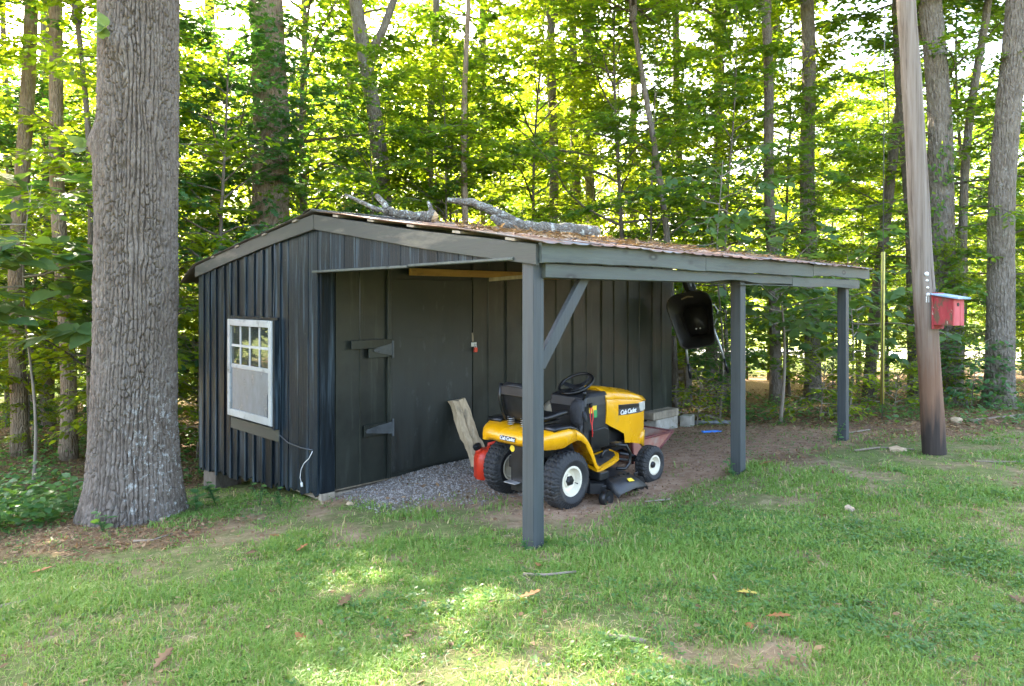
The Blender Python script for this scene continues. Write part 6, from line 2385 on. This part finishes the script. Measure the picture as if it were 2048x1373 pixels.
# clods and chips on the dirt
nc = 5000
X, Y = in_view(nc, 4.5, 13, rgx)
g_, d_, l_ = zones(X, Y)
kp = rgx.uniform(0, 1, nc) < np.clip(d_ * .9 + l_ * .1, 0, 1)
X, Y = X[kp], Y[kp]
m = len(X)
sz = rgx.uniform(.006, .022, (m, 1, 3)) * np.array([1, 1, .5])
pts = oc[None] * sz * rgx.uniform(.6, 1.3, (m, 6, 1))
V = (pts + np.c_[X, Y, gz(X, Y) + .003][:, None, :]).reshape(-1, 3)
F = (of[None] + (np.arange(m) * 6)[:, None, None]).reshape(-1, 3)
MAT['clod'] = leafmat('earth_clod', (.13, .08, .055), (.22, .145, .10), (.36, .28, .20), (.1, .1, .1), (.1, .1, .1), .0, .95)
cm = npmesh('earth_clods', V, F, False, [('tint', 'FACE', np.repeat(rgx.uniform(0, 1, m), 8))])
cm.materials.append(MAT['clod'])
tag(link('earth_clods', cm), 'brown earth clods and wood chips under the lean-to', 'earth', kind='stuff')

# ------------------------------------------------------------------ single fallen leaves, sticks, stones


def ground_px(px_, py_):
    """march a view ray to the terrain"""
    d = np.array([(px_ - 1024) / 1400., 1.0, -(py_ - 595) / 1400.])
    t = 1.5
    for _ in range(400):
        p = d * t
        if CAMZ + p[2] < gz1(p[0], p[1]):
            break
        t += .03
    return p[0], p[1], gz1(p[0], p[1])


OAKLEAF = [(-.12, 0), (0, .03), (.10, .16), (.20, .08), (.34, .30), (.44, .10), (.60, .34), (.68, .12), (.86, .18), (1, 0), (.86, -.16), (.68, -.12), (.62, -.32), (.46, -.10), (.36, -.28), (.22, -.07), (.10, -.14), (0, -.03)]


def fallen(px_, py_, size, rz, mat, label):
    size *= .82
    X, Y, Z = ground_px(px_, py_)
    mb = MB()
    r_ = random.Random(int(px_ * 7 + py_))
    cu, cv = r_.uniform(.2, .6), r_.uniform(-.3, .3)
    n = len(OAKLEAF)
    pts = [(x * size, y * size, size * (cu * y * y + cv * (x - .5) ** 2 * .5)) for x, y in OAKLEAF]
    mid = [(x * size, 0, size * (cv * (x - .5) ** 2 * .5) - .002) for x in (.0, .2, .44, .68, .9)]
    vs_ = pts + mid
    A = n
    fs = [(0, 1, A), (0, A, n - 1), (1, 2, A + 1, A), (2, 3, A + 1), (3, 4, A + 2, A + 1), (4, 5, A + 2), (5, 6, A + 3, A + 2), (6, 7, A + 3), (7, 8, A + 4, A + 3), (8, 9, A + 4),
          (9, 10, A + 4), (10, 11, A + 3, A + 4), (11, 12, A + 3), (12, 13, A + 2, A + 3), (13, 14, A + 2), (14, 15, A + 1, A + 2), (15, 16, A + 1), (16, 17, A, A + 1)]
    mb.add(vs_, fs)
    o = mb.build('fallen_leaf', MAT[mat], None, smooth=True, solid=.0015)
    o.location = (X, Y, Z + .030)
    o.rotation_euler = (r_.uniform(-.3, .3), r_.uniform(-.3, .3), rz)
    tag(o, label, 'leaf', 'single fallen leaves on the lawn')


fallen(1478, 1195, .13, .1, 'yellow_leaf', 'pale yellow lobed leaf lying on the grass right of centre')
fallen(310, 1352, .15, 1.4, 'dead_leaf', 'brown oak leaf at the bottom edge, left of centre')
fallen(592, 1278, .12, -.8, 'orange_leaf', 'orange oak leaf in the lower left, standing up in the grass')
fallen(64, 1156, .14, .5, 'orange_leaf', 'orange-brown oak leaf near the left edge of the lawn')
fallen(186, 1196, .13, -.3, 'orange_leaf', 'orange leaf between the oak foot and the lower left corner')
fallen(540, 1080, .12, .2, 'orange_leaf', 'light orange leaf in the grass below the gable window')
fallen(492, 1115, .13, -.6, 'dead_leaf', 'dark curled leaf below and left of the shed corner')
fallen(594, 1112, .12, 1.0, 'orange_leaf', 'tan leaf on the lawn below the shed corner')
fallen(1040, 1208, .14, .1, 'orange_leaf', 'golden leaf in the sunlit patch below the nearest post')
fallen(678, 1225, .13, 1.2, 'dead_leaf', 'greyish dead leaf in the grass left of the sunlit patch')
fallen(1076, 1143, .09, 1.5, 'orange_leaf', 'little orange leaf right below the nearest post')
fallen(1536, 1245, .13, -.2, 'orange_leaf', 'orange leaf on the lawn below the pale yellow one')
fallen(1502, 1275, .10, 1.3, 'orange_leaf', 'upright orange leaf low in the right half of the lawn')
fallen(2018, 1208, .14, -.4, 'dead_leaf', 'brown leaf at the right edge of the lawn')
fallen(1520, 935, .16, .3, 'orange_leaf', 'rust coloured leaf beside the middle carport post')
fallen(1742, 1222, .08, 1.7, 'dead_leaf', 'small upright brown leaf in the right part of the lawn')
fallen(1946, 1030, .11, .2, 'orange_leaf', 'small orange leaf far right on the lawn below the utility pole')


def stick(pts_px, r, label, lift=.015, mat='stick'):
    P = [Vector(ground_px(*p)) + Vector((0, 0, lift)) for p in pts_px]
    b = P[0].copy()
    mb = MB()
    n = len(P)
    mb.tube([p - b for p in P], [r * (1 - .5 * i / n) for i in range(n)], 8)
    o = mb.build('stick', MAT[mat], None, True)
    o.location = b
    tag(o, label, 'stick')


stick([(1212, 1283), (1250, 1285), (1292, 1294)], .016, 'thick pale stick lying on the bare sunlit earth at lower centre')
stick([(1046, 1156), (1090, 1158), (1152, 1151)], .010, 'dark thin stick in the grass below the nearest post')
stick([(1710, 905), (1760, 898), (1830, 903)], .012, 'thin dead branch on the leaf litter left of the utility pole foot')
stick([(1690, 870), (1740, 862)], .012, 'short grey stick right of the right carport post')
stick([(1550, 1052), (1600, 1050), (1645, 1055)], .008, 'bleached twig on the right lawn below the middle post')
stick([(1950, 926), (2000, 928), (2048, 927)], .008, 'long thin twig right of the utility pole foot')
stick([(268, 1088), (305, 1085), (345, 1072)], .010, 'crooked stick on the bare ground below the oak')
stick([(1340, 1003), (1290, 1008)], .008, 'twig on the earth below the mower front wheel')
stick([(1940, 845), (2000, 838), (2048, 832)], .025, 'long fallen branch on the ground at the right edge')
stick([(0, 1222), (50, 1208), (90, 1190)], .010, 'grey stick in the grass at the left edge')

w_ = MB()
X, Y, Z = ground_px(262, 1033)
w_.plank((-.16, 0, .03), (.16, .05, .045), (.03, -.08, .03), (0, .02, .03), 5, .005, .01)
o = w_.build('bark_slab', MAT['split_wood'], None)
o.location = (X, Y, Z)
tag(o, 'splinter of tan wood lying at the foot of the oak', 'wood')


def stone(px_, py_, s, label, mat='stone'):
    X, Y, Z = ground_px(px_, py_)
    bm = bmesh.new()
    bmesh.ops.create_icosphere(bm, subdivisions=2, radius=1)
    r_ = random.Random(int(px_ + py_))
    k = [r_.uniform(.7, 1.2) for _ in range(3)]
    for v in bm.verts:
        q = 1 + .28 * math.sin(v.co.x * 3 + px_) * math.cos(v.co.y * 4 + py_) + r_.uniform(-.07, .07)
        v.co = Vector((v.co.x * s * k[0] * q, v.co.y * s * k[1] * q, v.co.z * s * .6 * q))
    me = bpy.data.meshes.new('stone')
    bm.to_mesh(me)
    bm.free()
    me.materials.append(MAT[mat])
    o = link('stone', me)
    o.location = (X, Y, Z + s * .25)
    tag(o, label, 'stone', 'loose stones on the ground')


for i, (px_, py_, s) in enumerate(((290, 1022, .06), (318, 1018, .05), (335, 1030, .06), (355, 1012, .045), (300, 1040, .05), (250, 1052, .04), (352, 1028, .04), (325, 1042, .035))):
    stone(px_, py_, s, 'tan stone in the loose row along the foot of the oak')
stone(1795, 905, .075, 'brown rounded stone left of the foot of the utility pole')
stone(1912, 845, .09, 'tan rock among the leaves right of the utility pole')
stone(1698, 1022, .045, 'small brown stone in the middle of the right lawn')
stone(700, 1010, .03, 'pale pebble at the grass edge before the shed corner')
stone(1835, 800, .08, 'rock among the weeds behind the utility pole', 'concrete')
